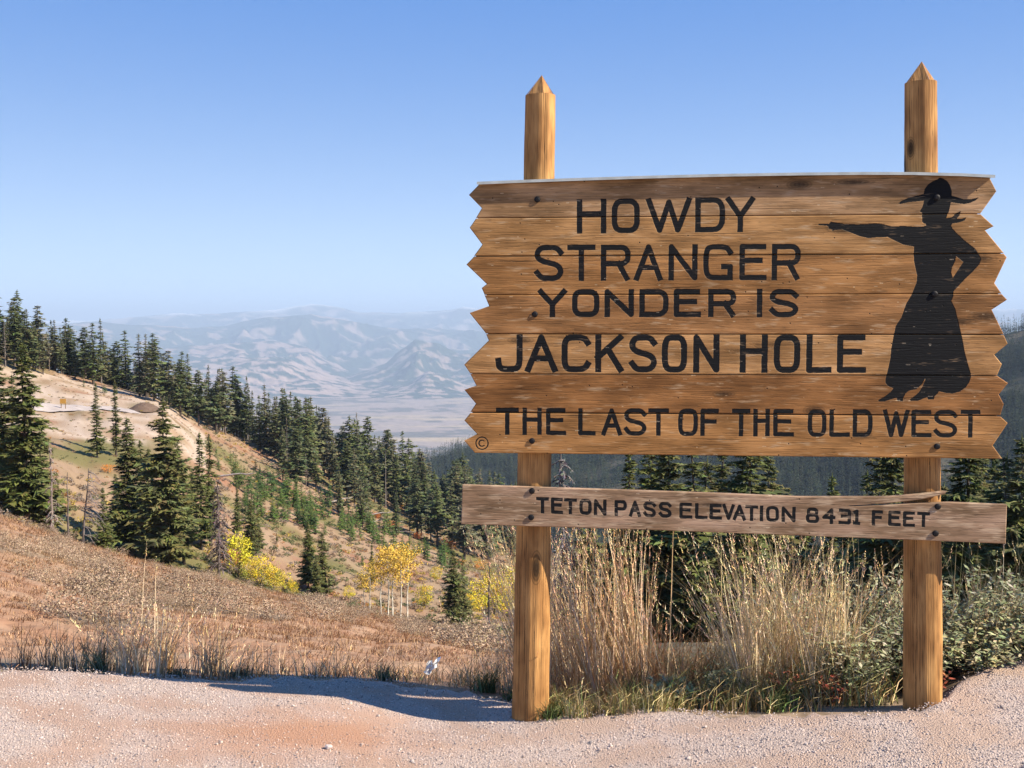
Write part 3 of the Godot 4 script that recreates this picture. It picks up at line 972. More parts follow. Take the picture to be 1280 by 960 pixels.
func glyph(ch: String) -> Array:
	var S := [0.16, [[1, 0.16], [0.82, 0], [0.18, 0], [0, 0.14], [0, 0.32], [0.2, 0.44], [0.8, 0.55], [1, 0.68], [1, 0.86], [0.8, 1], [0.2, 1], [0, 0.82]], false]
	match ch:
		"H": return [[0, [[0, 0], [0, 1]], false], [0, [[1, 0], [1, 1]], false], [0, [[0, 0.42], [1, 0.42]], false]]
		"O": return [[0.34, [[0, 0], [1, 0], [1, 1], [0, 1]], true]]
		"W": return [[0, [[0, 0], [0.27, 1], [0.5, 0.06], [0.73, 1], [1, 0]], false]]
		"D": return [[0, [[0, 0], [0, 1]], false], [0.38, [[0, 0], [1, 0], [1, 1], [0, 1]], false]]
		"Y": return [[0, [[0, 0], [0.5, 0.56], [1, 0]], false], [0, [[0.5, 0.56], [0.5, 1]], false]]
		"S": return [S]
		"T": return [[0, [[0, 0], [1, 0]], false], [0, [[0.5, 0], [0.5, 1]], false]]
		"R": return [[0, [[0, 0], [0, 1]], false], [0.3, [[0, 0], [1, 0], [1, 0.53], [0, 0.53]], false], [0, [[0.62, 0.53], [0.95, 1]], false]]
		"A": return [[0, [[0, 1], [0.5, 0], [1, 1]], false], [0, [[0.2, 0.66], [0.8, 0.66]], false]]
		"N": return [[0, [[0, 1], [0, 0], [1, 1], [1, 0]], false]]
		"G": return [[0.24, [[1, 0.18], [0.84, 0], [0.1, 0], [0, 0.2], [0, 0.8], [0.15, 1], [1, 1]], false], [0, [[1, 1], [1, 0.64], [0.74, 0.64]], false]]
		"E": return [[0, [[0.96, 0], [0, 0], [0, 1], [1, 1]], false], [0, [[0, 0.44], [0.82, 0.44]], false]]
		"F": return [[0, [[1, 0], [0, 0], [0, 1]], false], [0, [[0, 0.46], [0.85, 0.46]], false]]
		"L": return [[0, [[0, 0], [0, 1], [1, 1]], false]]
		"I": return [[0, [[0.5, 0], [0.5, 1]], false]]
		"J": return [[0.3, [[1, 0], [1, 1], [0.05, 1], [0, 0.74]], false]]
		"C": return [[0.3, [[1, 0.16], [0.86, 0], [0, 0], [0, 1], [0.86, 1], [1, 0.84]], false]]
		"K": return [[0, [[0, 0], [0, 1]], false], [0, [[0.98, 0], [0, 0.62]], false], [0, [[0.45, 0.38], [1, 1]], false]]
		"P": return [[0, [[0, 0], [0, 1]], false], [0.25, [[0, 0], [1, 0], [1, 0.55], [0, 0.55]], false]]
		"V": return [[0, [[0, 0], [0.5, 1], [1, 0]], false]]
		"8": return [[0.3, [[0.08, 0], [0.92, 0], [0.92, 0.46], [0.08, 0.46]], true], [0.3, [[0, 0.47], [1, 0.47], [1, 1], [0, 1]], true]]
		"4": return [[0, [[0.78, 1], [0.78, 0], [0, 0.62], [1, 0.62]], false]]
		"3": return [[0.14, [[0, 0], [1, 0], [1, 1], [0, 1]], false], [0, [[0.25, 0.47], [1, 0.47]], false]]
		"1": return [[0, [[0, 0.1], [0.5, 0], [0.5, 1]], false], [0, [[0, 1], [1, 1]], false]]
	return []

# paints one straight stroke into the mask; px is texels per metre
func stroke(mask: PackedFloat32Array, w: int, h: int, a: Vector2, b: Vector2, half: float, end_a: bool, end_b: bool, waver: PackedByteArray) -> void:
	var x0 := maxi(0, int(minf(a.x, b.x) - half - 3))
	var x1 := mini(w - 1, int(maxf(a.x, b.x) + half + 3))
	var y0 := maxi(0, int(minf(a.y, b.y) - half - 3))
	var y1 := mini(h - 1, int(maxf(a.y, b.y) + half + 3))
	var along := b - a
	var l := along.length()
	if l < 0.01: return
	along /= l
	for y in range(y0, y1 + 1):
		for x in range(x0, x1 + 1):
			var q := Vector2(x + 0.5, y + 0.5) - a
			var s := q.dot(along)
			var p := absf(q.cross(along))
			var d := p
			if s < 0.0: d = maxf(p, -s) if end_a else sqrt(p * p + s * s)
			elif s > l: d = maxf(p, s - l) if end_b else sqrt(p * p + (s - l) * (s - l))
			var k := y * w + x
			var f := 0.5 + half - d + (waver[k] - 128) * 0.005
			if f > mask[k]: mask[k] = minf(f, 1.0)

func letters(mask: PackedFloat32Array, w: int, h: int, list: Array, origin: Vector2, px: float, waver: PackedByteArray) -> PackedFloat32Array:
	for g in list:
		var half: float = g[7] * 0.5
		for s in glyph(g[0]):
			var p := rounded(s[1], s[0], s[2])
			var q := PackedVector2Array()
			for u in p:
				var x0: float = g[1] + half
				var x1: float = g[2] - half
				var top := lerpf(g[3], g[4], u.x) - half
				var low := lerpf(g[5], g[6], u.x) + half
				q.append(Vector2((lerpf(x0, x1, u.x) - origin.x) * px, (origin.y - lerpf(top, low, u.y)) * px))
			for k in q.size() - 1:
				stroke(mask, w, h, q[k], q[k + 1], half * px, k == 0 and not s[2], k == q.size() - 2 and not s[2], waver)
	return mask

func noise_bytes(w: int, h: int, sw: int, sh: int, freq: float, octaves: int, sd: int) -> PackedByteArray:
	var f := FastNoiseLite.new()
	f.seed = sd
	f.frequency = freq
	f.fractal_octaves = octaves
	var im := f.get_image(sw, sh)
	im.convert(Image.FORMAT_L8)
	im.resize(w, h, Image.INTERPOLATE_CUBIC)
	return im.get_data()

# weathered stained softwood with routed and painted marks; rows: image rows at which boards begin
func wood_face(w: int, h: int, rows: Array, mask: PackedFloat32Array, tones: Array, pale: float, sd: int, flecks: int) -> Array:
	var warp := noise_bytes(w, h, maxi(8, w / 24), h, 0.02, 3, sd)
	var streak := noise_bytes(w, h, maxi(8, w / 60), h, 0.35, 3, sd + 1)
	var hair := noise_bytes(w, h, maxi(8, w / 14), h, 0.5, 2, sd + 2)
	var blot := noise_bytes(w, h, maxi(8, w / 6), h / 2, 0.022, 4, sd + 3)
	var worn := noise_bytes(w, h, maxi(8, w / 5), h, 0.045, 4, sd + 4)
	var data := PackedByteArray()
	data.resize(w * h * 3)
	var relief := PackedByteArray()
	relief.resize(w * h)
	var board := 0
	for y in h:
		while board < rows.size() - 1 and y >= rows[board + 1]: board += 1
		var tone: Color = tones[board % tones.size()]
		var seed_shift := board * 37.7
		for x in w:
			var k := y * w + x
			var wv := warp[k] / 255.0
			var ring := fposmod(y * 0.052 + wv * 5.0 + seed_shift, 1.0)
			ring = ring * ring
			var s := streak[k] / 255.0
			var hv := hair[k] / 255.0
			var b := blot[k] / 255.0
			var f := 0.84 + 0.18 * s + 0.13 * (hv - 0.5) - 0.13 * ring + 0.44 * (b - 0.5)
			var r := tone.r * f
			var g := tone.g * f * (0.97 + 0.06 * b)
			var bl := tone.b * f * (0.90 + 0.2 * b)
			var wr := worn[k] / 255.0
			var wash := clampf((wr + hv * 0.30 + s * 0.12 - (1.02 - pale)) * 4.0, 0.0, 1.0) * 0.55
			r = lerpf(r, 0.74, wash)
			g = lerpf(g, 0.65, wash)
			bl = lerpf(bl, 0.54, wash)
			var dark := clampf((0.20 - hv - (s - 0.4) * 0.4) * 5.0, 0.0, 1.0) * 0.4
			r *= 1.0 - dark
			g *= 1.0 - dark
			bl *= 1.0 - dark
			var m := mask[k]
			if m > 0.0:
				var chip := clampf((hv * 0.55 + wr * 0.6 - (0.86 - pale * 0.6)) * 6.0, 0.0, 1.0)
				m *= 1.0 - chip * 0.75
				var pt := 0.045 + 0.03 * s + 0.02 * b
				r = lerpf(r, pt, m)
				g = lerpf(g, pt * 1.03, m)
				bl = lerpf(bl, pt * 1.12, m)
			data[k * 3] = clampi(int(r * 255.0), 0, 255)
			data[k * 3 + 1] = clampi(int(g * 255.0), 0, 255)
			data[k * 3 + 2] = clampi(int(bl * 255.0), 0, 255)
			relief[k] = clampi(int(178.0 + (s - 0.5) * 50.0 - ring * 26.0 + (hv - 0.5) * 36.0 - mask[k] * 92.0), 0, 255)
	var r2 := RandomNumberGenerator.new()
	r2.seed = sd
	for q in int(flecks / 42.0):  # knots with their swirl
		var c := Vector2(r2.randf_range(40, w - 40), r2.randf_range(12, h - 12))
		var rad := Vector2(r2.randf_range(6, 15), r2.randf_range(3.5, 7))
		for y in range(int(c.y - rad.y * 4), int(c.y + rad.y * 4)):
			for x in range(int(c.x - rad.x * 5), int(c.x + rad.x * 5)):
				if y < 0 or y >= h or x < 0 or x >= w: continue
				var d := Vector2((x - c.x) / rad.x, (y - c.y) / rad.y)
				d.x *= 1.0 if absf(d.x) < 1.0 else 0.55
				var l := d.length()
				if l > 3.2: continue
				var k := y * w + x
				var f := lerpf(0.55, 1.0, clampf((l - 0.4) * 0.5, 0.0, 1.0)) * (1.0 - 0.13 * clampf(3.2 - l, 0.0, 1.0) * (0.5 + 0.5 * sin(l * 9.0)))
				if mask[k] < 0.3:
					for ch in 3: data[k * 3 + ch] = int(data[k * 3 + ch] * f)
	for q in int(flecks / 7.0):  # fine cracks along the grain
		var x0 := r2.randi_range(0, w - 20)
		var y := r2.randf_range(2, h - 3)
		var l := r2.randi_range(20, 190)
		var dk := r2.randf_range(0.3, 0.7)
		for j in l:
			if x0 + j >= w: break
			y += r2.randf_range(-0.22, 0.22)
			var k := clampi(int(y), 0, h - 1) * w + x0 + j
			for ch in 3: data[k * 3 + ch] = int(data[k * 3 + ch] * lerpf(1.0, dk, sin(PI * j / l)))
			relief[k] = maxi(0, relief[k] - 60)
	# nail holes and pale flecks where splinters broke off
	for q in flecks:
		var fx := r2.randi_range(4, w - 20)
		var fy := r2.randi_range(3, h - 4)
		if worn[fy * w + fx] < 118 and r2.randf() < 0.8: continue
		var hole := r2.randf() < 0.22
		var ln := 3 if hole else r2.randi_range(2, 13)
		for dy in (3 if hole else r2.randi_range(1, 3)):
			for dx in ln:
				var k := ((fy + dy) * w + fx + dx)
				if k >= w * h: continue
				var tone2 := Color(0.07, 0.05, 0.04) if hole else Color(0.80, 0.72, 0.60)
				var mixf := 0.9 if hole else r2.randf_range(0.2, 0.8)
				for ch in 3:
					data[k * 3 + ch] = int(lerpf(data[k * 3 + ch], [tone2.r, tone2.g, tone2.b][ch] * 255.0, mixf))
				relief[k] = maxi(0, relief[k] - (80 if hole else 20))
	var col := ImageTexture.create_from_image(Image.create_from_data(w, h, false, Image.FORMAT_RGB8, data))
	var hgt := ImageTexture.create_from_image(Image.create_from_data(w, h, false, Image.FORMAT_L8, relief))
	return [col, hgt]

func wood_material(pair: Array, cm: float) -> StandardMaterial3D:
	var m := mat(0.72)
	m.albedo_color = Color.WHITE
	m.albedo_texture = pair[0]
	m.heightmap_enabled = true
	m.heightmap_texture = pair[1]
	m.heightmap_scale = cm
	m.texture_repeat = false
	return m

# a sawn board: outline in the sign's own plane, extruded back, its front edges eased
func board_mesh(flat: Array, front: float, thick: float, origin: Vector2, size: Vector2, m: Material, tongue := 0.0) -> ArrayMesh:
	var p := PackedVector2Array()
	for k in range(0, flat.size(), 2): p.append(Vector2(flat[k], flat[k + 1]))
	if Geometry2D.is_polygon_clockwise(p): p.reverse()
	var n := p.size()
	var inner := PackedVector2Array()
	for k in n:
		var a := (p[k] - p[(k + n - 1) % n]).normalized()
		var b := (p[(k + 1) % n] - p[k]).normalized()
		var na := Vector2(-a.y, a.x)
		var nb := Vector2(-b.y, b.x)
		var mid := na + nb
		mid = mid / maxf(mid.length_squared() * 0.5, 0.35)
		inner.append(p[k] + mid * 0.0032)
	var uv := func(q: Vector2) -> Vector2: return Vector2((q.x - origin.x) / size.x, (origin.y - q.y) / size.y)
	var bag := Bag.new()
	var ids := Geometry2D.triangulate_polygon(p)
	for k in range(0, ids.size(), 3):
		var a := inner[ids[k]]
		var b := inner[ids[k + 1]]
		var c := inner[ids[k + 2]]
		if (b - a).cross(c - a) > 0.0:
			var sw := b
			b = c
			c = sw
		bag.tri_uv(Vector3(a.x, a.y, front), Vector3(b.x, b.y, front), Vector3(c.x, c.y, front), uv.call(a), uv.call(b), uv.call(c))
		bag.tri_uv(Vector3(a.x, a.y, front - thick), Vector3(c.x, c.y, front - thick), Vector3(b.x, b.y, front - thick), uv.call(a), uv.call(c), uv.call(b))
	for k in n:
		var j := (k + 1) % n
		for band in [[inner[k], inner[j], front, p[k], p[j], front - 0.0032], [p[k], p[j], front - 0.0032, inner[k], inner[j], front - thick]]:
			var a := Vector3(band[0].x, band[0].y, band[2])
			var b := Vector3(band[1].x, band[1].y, band[2])
			var c := Vector3(band[4].x, band[4].y, band[5])
			var d := Vector3(band[3].x, band[3].y, band[5])
			bag.tri_uv(a, b, c, uv.call(band[0]), uv.call(band[1]), uv.call(band[4]))
			bag.tri_uv(a, c, d, uv.call(band[0]), uv.call(band[4]), uv.call(band[3]))
	if tongue > 0.0:  # the lap that closes the joint to the board below
		var l := Vector2(0, 9)
		var r := Vector2(0, 9)
		for q in n:  # the long lower edge
			var g := p[q]
			var g2 := p[(q + 1) % n]
			if absf(g.x - g2.x) > 1.0 and g.y + g2.y < l.y + r.y:
				l = g if g.x < g2.x else g2
				r = g2 if g.x < g2.x else g
		l.x += 0.006
		r.x -= 0.006
		var z0 := front - thick * 0.55
		var z1 := front - thick * 0.95
		var u0 := Vector2(0.02, 0.02)
		var a := Vector3(l.x, l.y + 0.01, z0)
		var b := Vector3(r.x, r.y + 0.01, z0)
		var c := Vector3(r.x, r.y - tongue, z0)
		var d := Vector3(l.x, l.y - tongue, z0)
		var back := Vector3(0, 0, z1 - z0)
		for f in [[a, b, c, d], [b + back, a + back, d + back, c + back], [d, c, c + back, d + back], [b, b + back, c + back, c], [a + back, a, d, d + back]]:
			bag.tri_uv(f[0], f[1], f[2], u0, u0, u0)
			bag.tri_uv(f[0], f[2], f[3], u0, u0, u0)
	return bag.mesh(m)

func post_mesh(h: float, r0: float, r1: float, lean: Vector2, tip: float, sd: int, m: Material) -> ArrayMesh:
	var f := FastNoiseLite.new()
	f.seed = sd
	f.frequency = 1.0
	var bag := Bag.new()
	var sides := 48
	var ys := []
	for k in 46: ys.append(-0.35 + (h - tip + 0.35) * k / 45.0)
	var ring_count := ys.size()
	for k in ring_count + 1:
		var y: float = ys[mini(k, ring_count - 1)]
		for s in sides + 1:
			var a := TAU * (s % sides) / sides
			var t := clampf(y / h, 0.0, 1.0)
			var r := lerpf(r0, r1, t)
			var dx := cos(a)
			var dz := sin(a)
			# hand-peeled: low flats, long furrows, a few checks
			r *= 1.0 + 0.05 * f.get_noise_3d(dx * 1.2, y * 1.1, dz * 1.2) + 0.03 * f.get_noise_3d(dx * 3.0, y * 3.0 + 9.0, dz * 3.0)
			r += 0.0022 * f.get_noise_3d(dx * 9.0, y * 1.4, dz * 9.0)
			var check := absf(wrapf(a - (1.15 + 0.12 * sin(y * 1.7 + sd)), -PI, PI))
			if check < 0.07: r -= 0.007 * (1.0 - check / 0.07)
			# one long hewn flat, turned a little away from the sun, and the seat cut for the boards
			var off := absf(wrapf(a - 2.03 - 0.04 * sin(y * 2.3 + sd), -PI, PI))
			if off < 0.62: r = minf(r, lerpf(r0, r1, t) * (0.885 + 0.02 * sin(y * 5.0 + sd)) / cos(off))
			var front := minf(dz * r, lerpf(r0, r1, t) * 0.93)
			var at := Vector3(dx * r, y, front) + Vector3(lean.x * t, 0, lean.y * t)
			bag.v.append(at)
			bag.n.append(Vector3(dx, 0, dz))
			bag.c.append(Color.WHITE)
			bag.t.append(Vector2(float(s) / sides, 1.0 - y / 2.7))
	# hewn point: four cut faces meeting off centre
	var base := ring_count * (sides + 1)
	var apex := bag.v.size()
	for k in ring_count - 1:
		for s in sides:
			var a := k * (sides + 1) + s
			for q in [a, a + 1, a + sides + 1, a + 1, a + sides + 2, a + sides + 1]: bag.i.append(q)
	for s in sides:
		var a := TAU * s / sides
		var face := floorf((a + 0.35) / (PI / 2.0))
		var nrm := Vector3(cos((face + 0.5) * PI / 2.0 - 0.35), 0.75, sin((face + 0.5) * PI / 2.0 - 0.35)).normalized()
		var p0: Vector3 = bag.v[base + s]
		var p1: Vector3 = bag.v[base + s + 1]
		var dip := 0.012 * cos((a - (face + 0.5) * PI / 2.0 + 0.35) * 2.0)
		p0.y -= dip
		p1.y -= dip
		var top := Vector3(lean.x + 0.004, h, lean.y)
		var first := bag.v.size()
		for q in [p0, p1, top]:
			bag.v.append(q)
			bag.n.append(nrm)
			bag.c.append(Color.WHITE)
			bag.t.append(Vector2(0.1 + 0.8 * (q.x / 0.2 + 0.5), 0.05 + (h - q.y) * 0.4))
		for q in [first, first + 1, first + 2]: bag.i.append(q)
	bag.n = smooth_sides(bag, ring_count, sides)
	return bag.mesh(m)

func smooth_sides(bag: Bag, rings: int, sides: int) -> PackedVector3Array:
	var n := bag.n
	for k in rings:
		for s in sides + 1:
			var at := k * (sides + 1) + s
			var left := k * (sides + 1) + (s + sides - 1) % sides
			var right := k * (sides + 1) + (s + 1) % sides
			var across: Vector3 = bag.v[right] - bag.v[left]
			var m := across.cross(Vector3.UP).normalized()
			if m.dot(n[at]) < 0.0: m = -m
			n[at] = m
	return n

func post_material(sd: int) -> StandardMaterial3D:
	var w := 512
	var h := 1024
	var streak := noise_bytes(w, h, w, h / 48, 0.12, 4, sd)
	var hair := noise_bytes(w, h, w, h / 16, 0.4, 3, sd + 1)
	var blot := noise_bytes(w, h, w / 4, h / 4, 0.03, 4, sd + 2)
	var data := PackedByteArray()
	data.resize(w * h * 3)
	var relief := PackedByteArray()
	relief.resize(w * h)
	for k in w * h:
		var s := streak[k] / 255.0
		var t := hair[k] / 255.0
		var b := blot[k] / 255.0
		var f := 0.74 + 0.20 * s + 0.16 * (t - 0.5) + 0.40 * (b - 0.5)
		var dark := clampf((0.22 - t - (s - 0.5) * 0.3) * 6.0, 0.0, 1.0) * 0.5
		f *= 1.0 - dark
		data[k * 3] = clampi(int(255.0 * 0.745 * f), 0, 255)
		data[k * 3 + 1] = clampi(int(255.0 * 0.545 * f * (0.95 + 0.1 * b)), 0, 255)
		data[k * 3 + 2] = clampi(int(255.0 * 0.325 * f * (0.9 + 0.2 * b)), 0, 255)
		relief[k] = clampi(int(120.0 + 100.0 * (s - 0.5) + 90.0 * (t - 0.5) - dark * 120.0), 0, 255)
	var r := RandomNumberGenerator.new()
	r.seed = sd
	for q in 46:  # drying checks along the grain
		var x := r.randf() * w
		var y0 := r.randi_range(0, h - 60)
		var l := r.randi_range(30, 260)
		var slant := r.randf_range(-0.03, 0.03)
		for j in l:
			if y0 + j >= h: break
			var wide := 1 + int(1.6 * sin(PI * j / l) * r.randf_range(0.6, 1.2))
			x += slant + r.randf_range(-0.2, 0.2)
			for u in wide:
				var k := (y0 + j) * w + posmod(int(x) + u, w)
				for ch in 3: data[k * 3 + ch] = int(data[k * 3 + ch] * 0.42)
				relief[k] = maxi(0, relief[k] - 90)
	for q in 7:  # knots
		var c := Vector2(r.randf() * w, r.randf_range(40, h - 40))
		var rad := Vector2(r.randf_range(9, 17), r.randf_range(10, 20))
		for y in range(int(c.y - rad.y * 2), int(c.y + rad.y * 2)):
			for x in range(int(c.x - rad.x * 2), int(c.x + rad.x * 2)):
				if y < 0 or y >= h: continue
				var d := Vector2((x - c.x) / rad.x, (y - c.y) / rad.y).length()
				if d > 1.7: continue
				var k := y * w + posmod(x, w)
				var f := lerpf(0.45, 1.0, clampf(d - 0.55, 0.0, 1.0)) * (0.88 + 0.12 * sin(d * 14.0))
				for ch in 3: data[k * 3 + ch] = int(data[k * 3 + ch] * f)
	return wood_material([ImageTexture.create_from_image(Image.create_from_data(w, h, false, Image.FORMAT_RGB8, data)), ImageTexture.create_from_image(Image.create_from_data(w, h, false, Image.FORMAT_L8, relief))], 0.35)

func build_sign() -> void:
	var sign_root := thing("wooden_sign", SIGN_AT, "tall stained plank sign on two pointed log posts welcoming strangers to the valley", "sign")
	sign_root.rotation.y = SIGN_TURN
	var origin := Vector2(-0.05, 2.27)
	var size := Vector2(2.21, 1.18)
	var w := 1536
	var h := int(w * size.y / size.x)
	var px := w / size.x
	var waver := noise_bytes(w, h, w / 2, h / 2, 0.1, 2, 90)
	var mask := PackedFloat32Array()
	mask.resize(w * h)
	mask = letters(mask, w, h, LETTERS, origin, px, waver)
	var fig := PackedVector2Array()
	for k in range(0, FIGURE.size(), 2): fig.append(Vector2((FIGURE[k] - origin.x) * px, (origin.y - FIGURE[k + 1]) * px))
	var gap := PackedVector2Array()
	for k in range(0, FIGURE_GAP.size(), 2): gap.append(Vector2((FIGURE_GAP[k] - origin.x) * px, (origin.y - FIGURE_GAP[k + 1]) * px))
	var lo := fig[0]
	var hi := fig[0]
	for q in fig:
		lo = lo.min(q)
		hi = hi.max(q)
	for y in range(int(lo.y), int(hi.y) + 1):
		for x in range(int(lo.x), int(hi.x) + 1):
			var q := Vector2(x + 0.5, y + 0.5)
			if Geometry2D.is_point_in_polygon(q, fig) and not Geometry2D.is_point_in_polygon(q, gap): mask[y * w + x] = 1.0
	# the small ringed letter c burnt in at the lower left corner
	var cm := Vector2((COPYRIGHT_MARK[0] - origin.x) * px, (origin.y - COPYRIGHT_MARK[1]) * px)
	for ring in [[0.0255, 0.0, TAU], [0.0125, 0.75, TAU - 0.75]]:
		var prev := Vector2.ZERO
		for k in 25:
			var a: float = lerpf(ring[1], ring[2], k / 24.0)
			var q: Vector2 = cm + Vector2(cos(a), sin(a)) * ring[0] * px
			if k > 0: stroke(mask, w, h, prev, q, 0.0021 * px, false, false, waver)
			prev = q
	var rows := []
	for b in BOARDS:
		var top := -9.0
		for k in range(1, b.size(), 2): top = maxf(top, b[k])
		rows.append(int((origin.y - top) * px) + 3)
	rows[0] = 0
	var tones := [Color(0.655, 0.51, 0.355), Color(0.68, 0.505, 0.31), Color(0.635, 0.45, 0.26), Color(0.615, 0.435, 0.26), Color(0.70, 0.52, 0.325), Color(0.58, 0.395, 0.22), Color(0.665, 0.475, 0.275)]
	var face := wood_material(wood_face(w, h, rows, mask, tones, 0.16, 21, 520), 0.35)
	var k := 0
	for b in BOARDS:
		var f: Array = b.duplicate()
		var mid := 0.0
		for j in range(1, f.size(), 2): mid += f[j]
		mid /= f.size() / 2
		var lap: float = [0.0014, 0.0014, 0.0010, 0.0014, 0.0010, 0.0034, 0.0][k]
		# open the joint: pull lower edge up and upper edge down
		var n := f.size() / 2
		var left_n := 0
		for j in n:
			var low_edge: bool = false
			if j > 0 and f[j * 2] > 1.0 and f[(j - 1) * 2] < 1.0: low_edge = true
			if low_edge and k < 6:
				f[j * 2 + 1] += lap
				f[(j - 1) * 2 + 1] += lap
		f[1] -= 0.0010
		f[f.size() - 1] -= 0.0010
		part("board", board_mesh(f, [0.0, 0.0012, -0.0006, 0.0010, 0.0004, -0.001, 0.0012][k], 0.035, origin, size, face, 0.014 if k < 6 else 0.0), sign_root)
		k += 1
	# the lower plank with its own lettering and a split along the top edge
	var po := Vector2(-0.06, 1.03)
	var ps := Vector2(2.23, 0.30)
	var pw := 1536
	var ph := int(pw * ps.y / ps.x)
	var ppx := pw / ps.x
	var pmask := PackedFloat32Array()
	pmask.resize(pw * ph)
	pmask = letters(pmask, pw, ph, PLANK_LETTERS, po, ppx, noise_bytes(pw, ph, pw / 2, ph / 2, 0.1, 2, 91))
	var plank_mat := wood_material(wood_face(pw, ph, [0], pmask, [Color(0.62, 0.50, 0.39)], 0.30, 57, 160), 0.4)
	var plank := part("plank", board_mesh(PLANK, 0.004, 0.038, po, ps, plank_mat), sign_root)
	plank.set_meta("label", "narrow weathered plank with the elevation and a split top edge")
	# round bolt heads
	var bolt := Bag.new()
	var sides := 14
	for s in sides:
		var a0 := TAU * s / sides
		var a1 := TAU * (s + 1) / sides
		var e0 := Vector3(cos(a0), sin(a0), 0)
		var e1 := Vector3(cos(a1), sin(a1), 0)
		bolt.quad(e0 * 0.0125 + Vector3(0, 0, -0.002), e0 * 0.012 + Vector3(0, 0, 0.004), e1 * 0.012 + Vector3(0, 0, 0.004), e1 * 0.0125 + Vector3(0, 0, -0.002))
		bolt.quad(e0 * 0.012 + Vector3(0, 0, 0.004), e0 * 0.007 + Vector3(0, 0, 0.0065), e1 * 0.007 + Vector3(0, 0, 0.0065), e1 * 0.012 + Vector3(0, 0, 0.004))
		bolt.tri(e0 * 0.007 + Vector3(0, 0, 0.0065), Vector3(0, 0, 0.007), e1 * 0.007 + Vector3(0, 0, 0.0065))
	var bolt_mesh := bolt.mesh(M.bolt)
	for j in range(0, BOLTS.size(), 2): part("bolt", bolt_mesh, sign_root, Vector3(BOLTS[j], BOLTS[j + 1], 0.0005))
	for j in range(0, PLANK_BOLTS.size(), 2): part("bolt", bolt_mesh, sign_root, Vector3(PLANK_BOLTS[j], PLANK_BOLTS[j + 1], 0.0045))
	# sheet-metal drip cap along the top, a little bowed
	var cap := Bag.new()
	for j in range(0, CAP_LINE.size() - 2, 2):
		var a := Vector3(CAP_LINE[j], CAP_LINE[j + 1], 0)
		var b := Vector3(CAP_LINE[j + 2], CAP_LINE[j + 3], 0)
		var sec := [Vector3(0, -0.010, 0.0235), Vector3(0, 0.001, 0.0245), Vector3(0, 0.004, -0.045), Vector3(0, -0.004, -0.045), Vector3(0, -0.003, 0.022), Vector3(0, -0.010, 0.022)]
		for q in sec.size():
			var s0: Vector3 = sec[q]
			var s1: Vector3 = sec[(q + 1) % sec.size()]
			cap.quad(a + s0, a + s1, b + s1, b + s0)
		if j == 0 or j == CAP_LINE.size() - 4:
			var o := a if j == 0 else b
			cap.quad(o + sec[1], o + sec[2], o + sec[3], o + sec[4])
			cap.quad(o + sec[0], o + sec[1], o + sec[4], o + sec[5])
	var cap_part := part("drip_cap", cap.mesh(M.tin), sign_root)
	cap_part.set_meta("label", "thin grey metal drip cap along the top edge")
	var n2 := 0
	for p in POSTS:
		var pm := post_mesh(p[4] - p[1], p[2], p[5], Vector2(p[3] - p[0], (p[2] - p[5]) * 0.93), 0.085, 5 + n2 * 8, post_material(140 + n2 * 11))
		part("post", pm, sign_root, Vector3(p[0], p[1], -0.0375 - p[2] * 0.93))
		n2 += 1

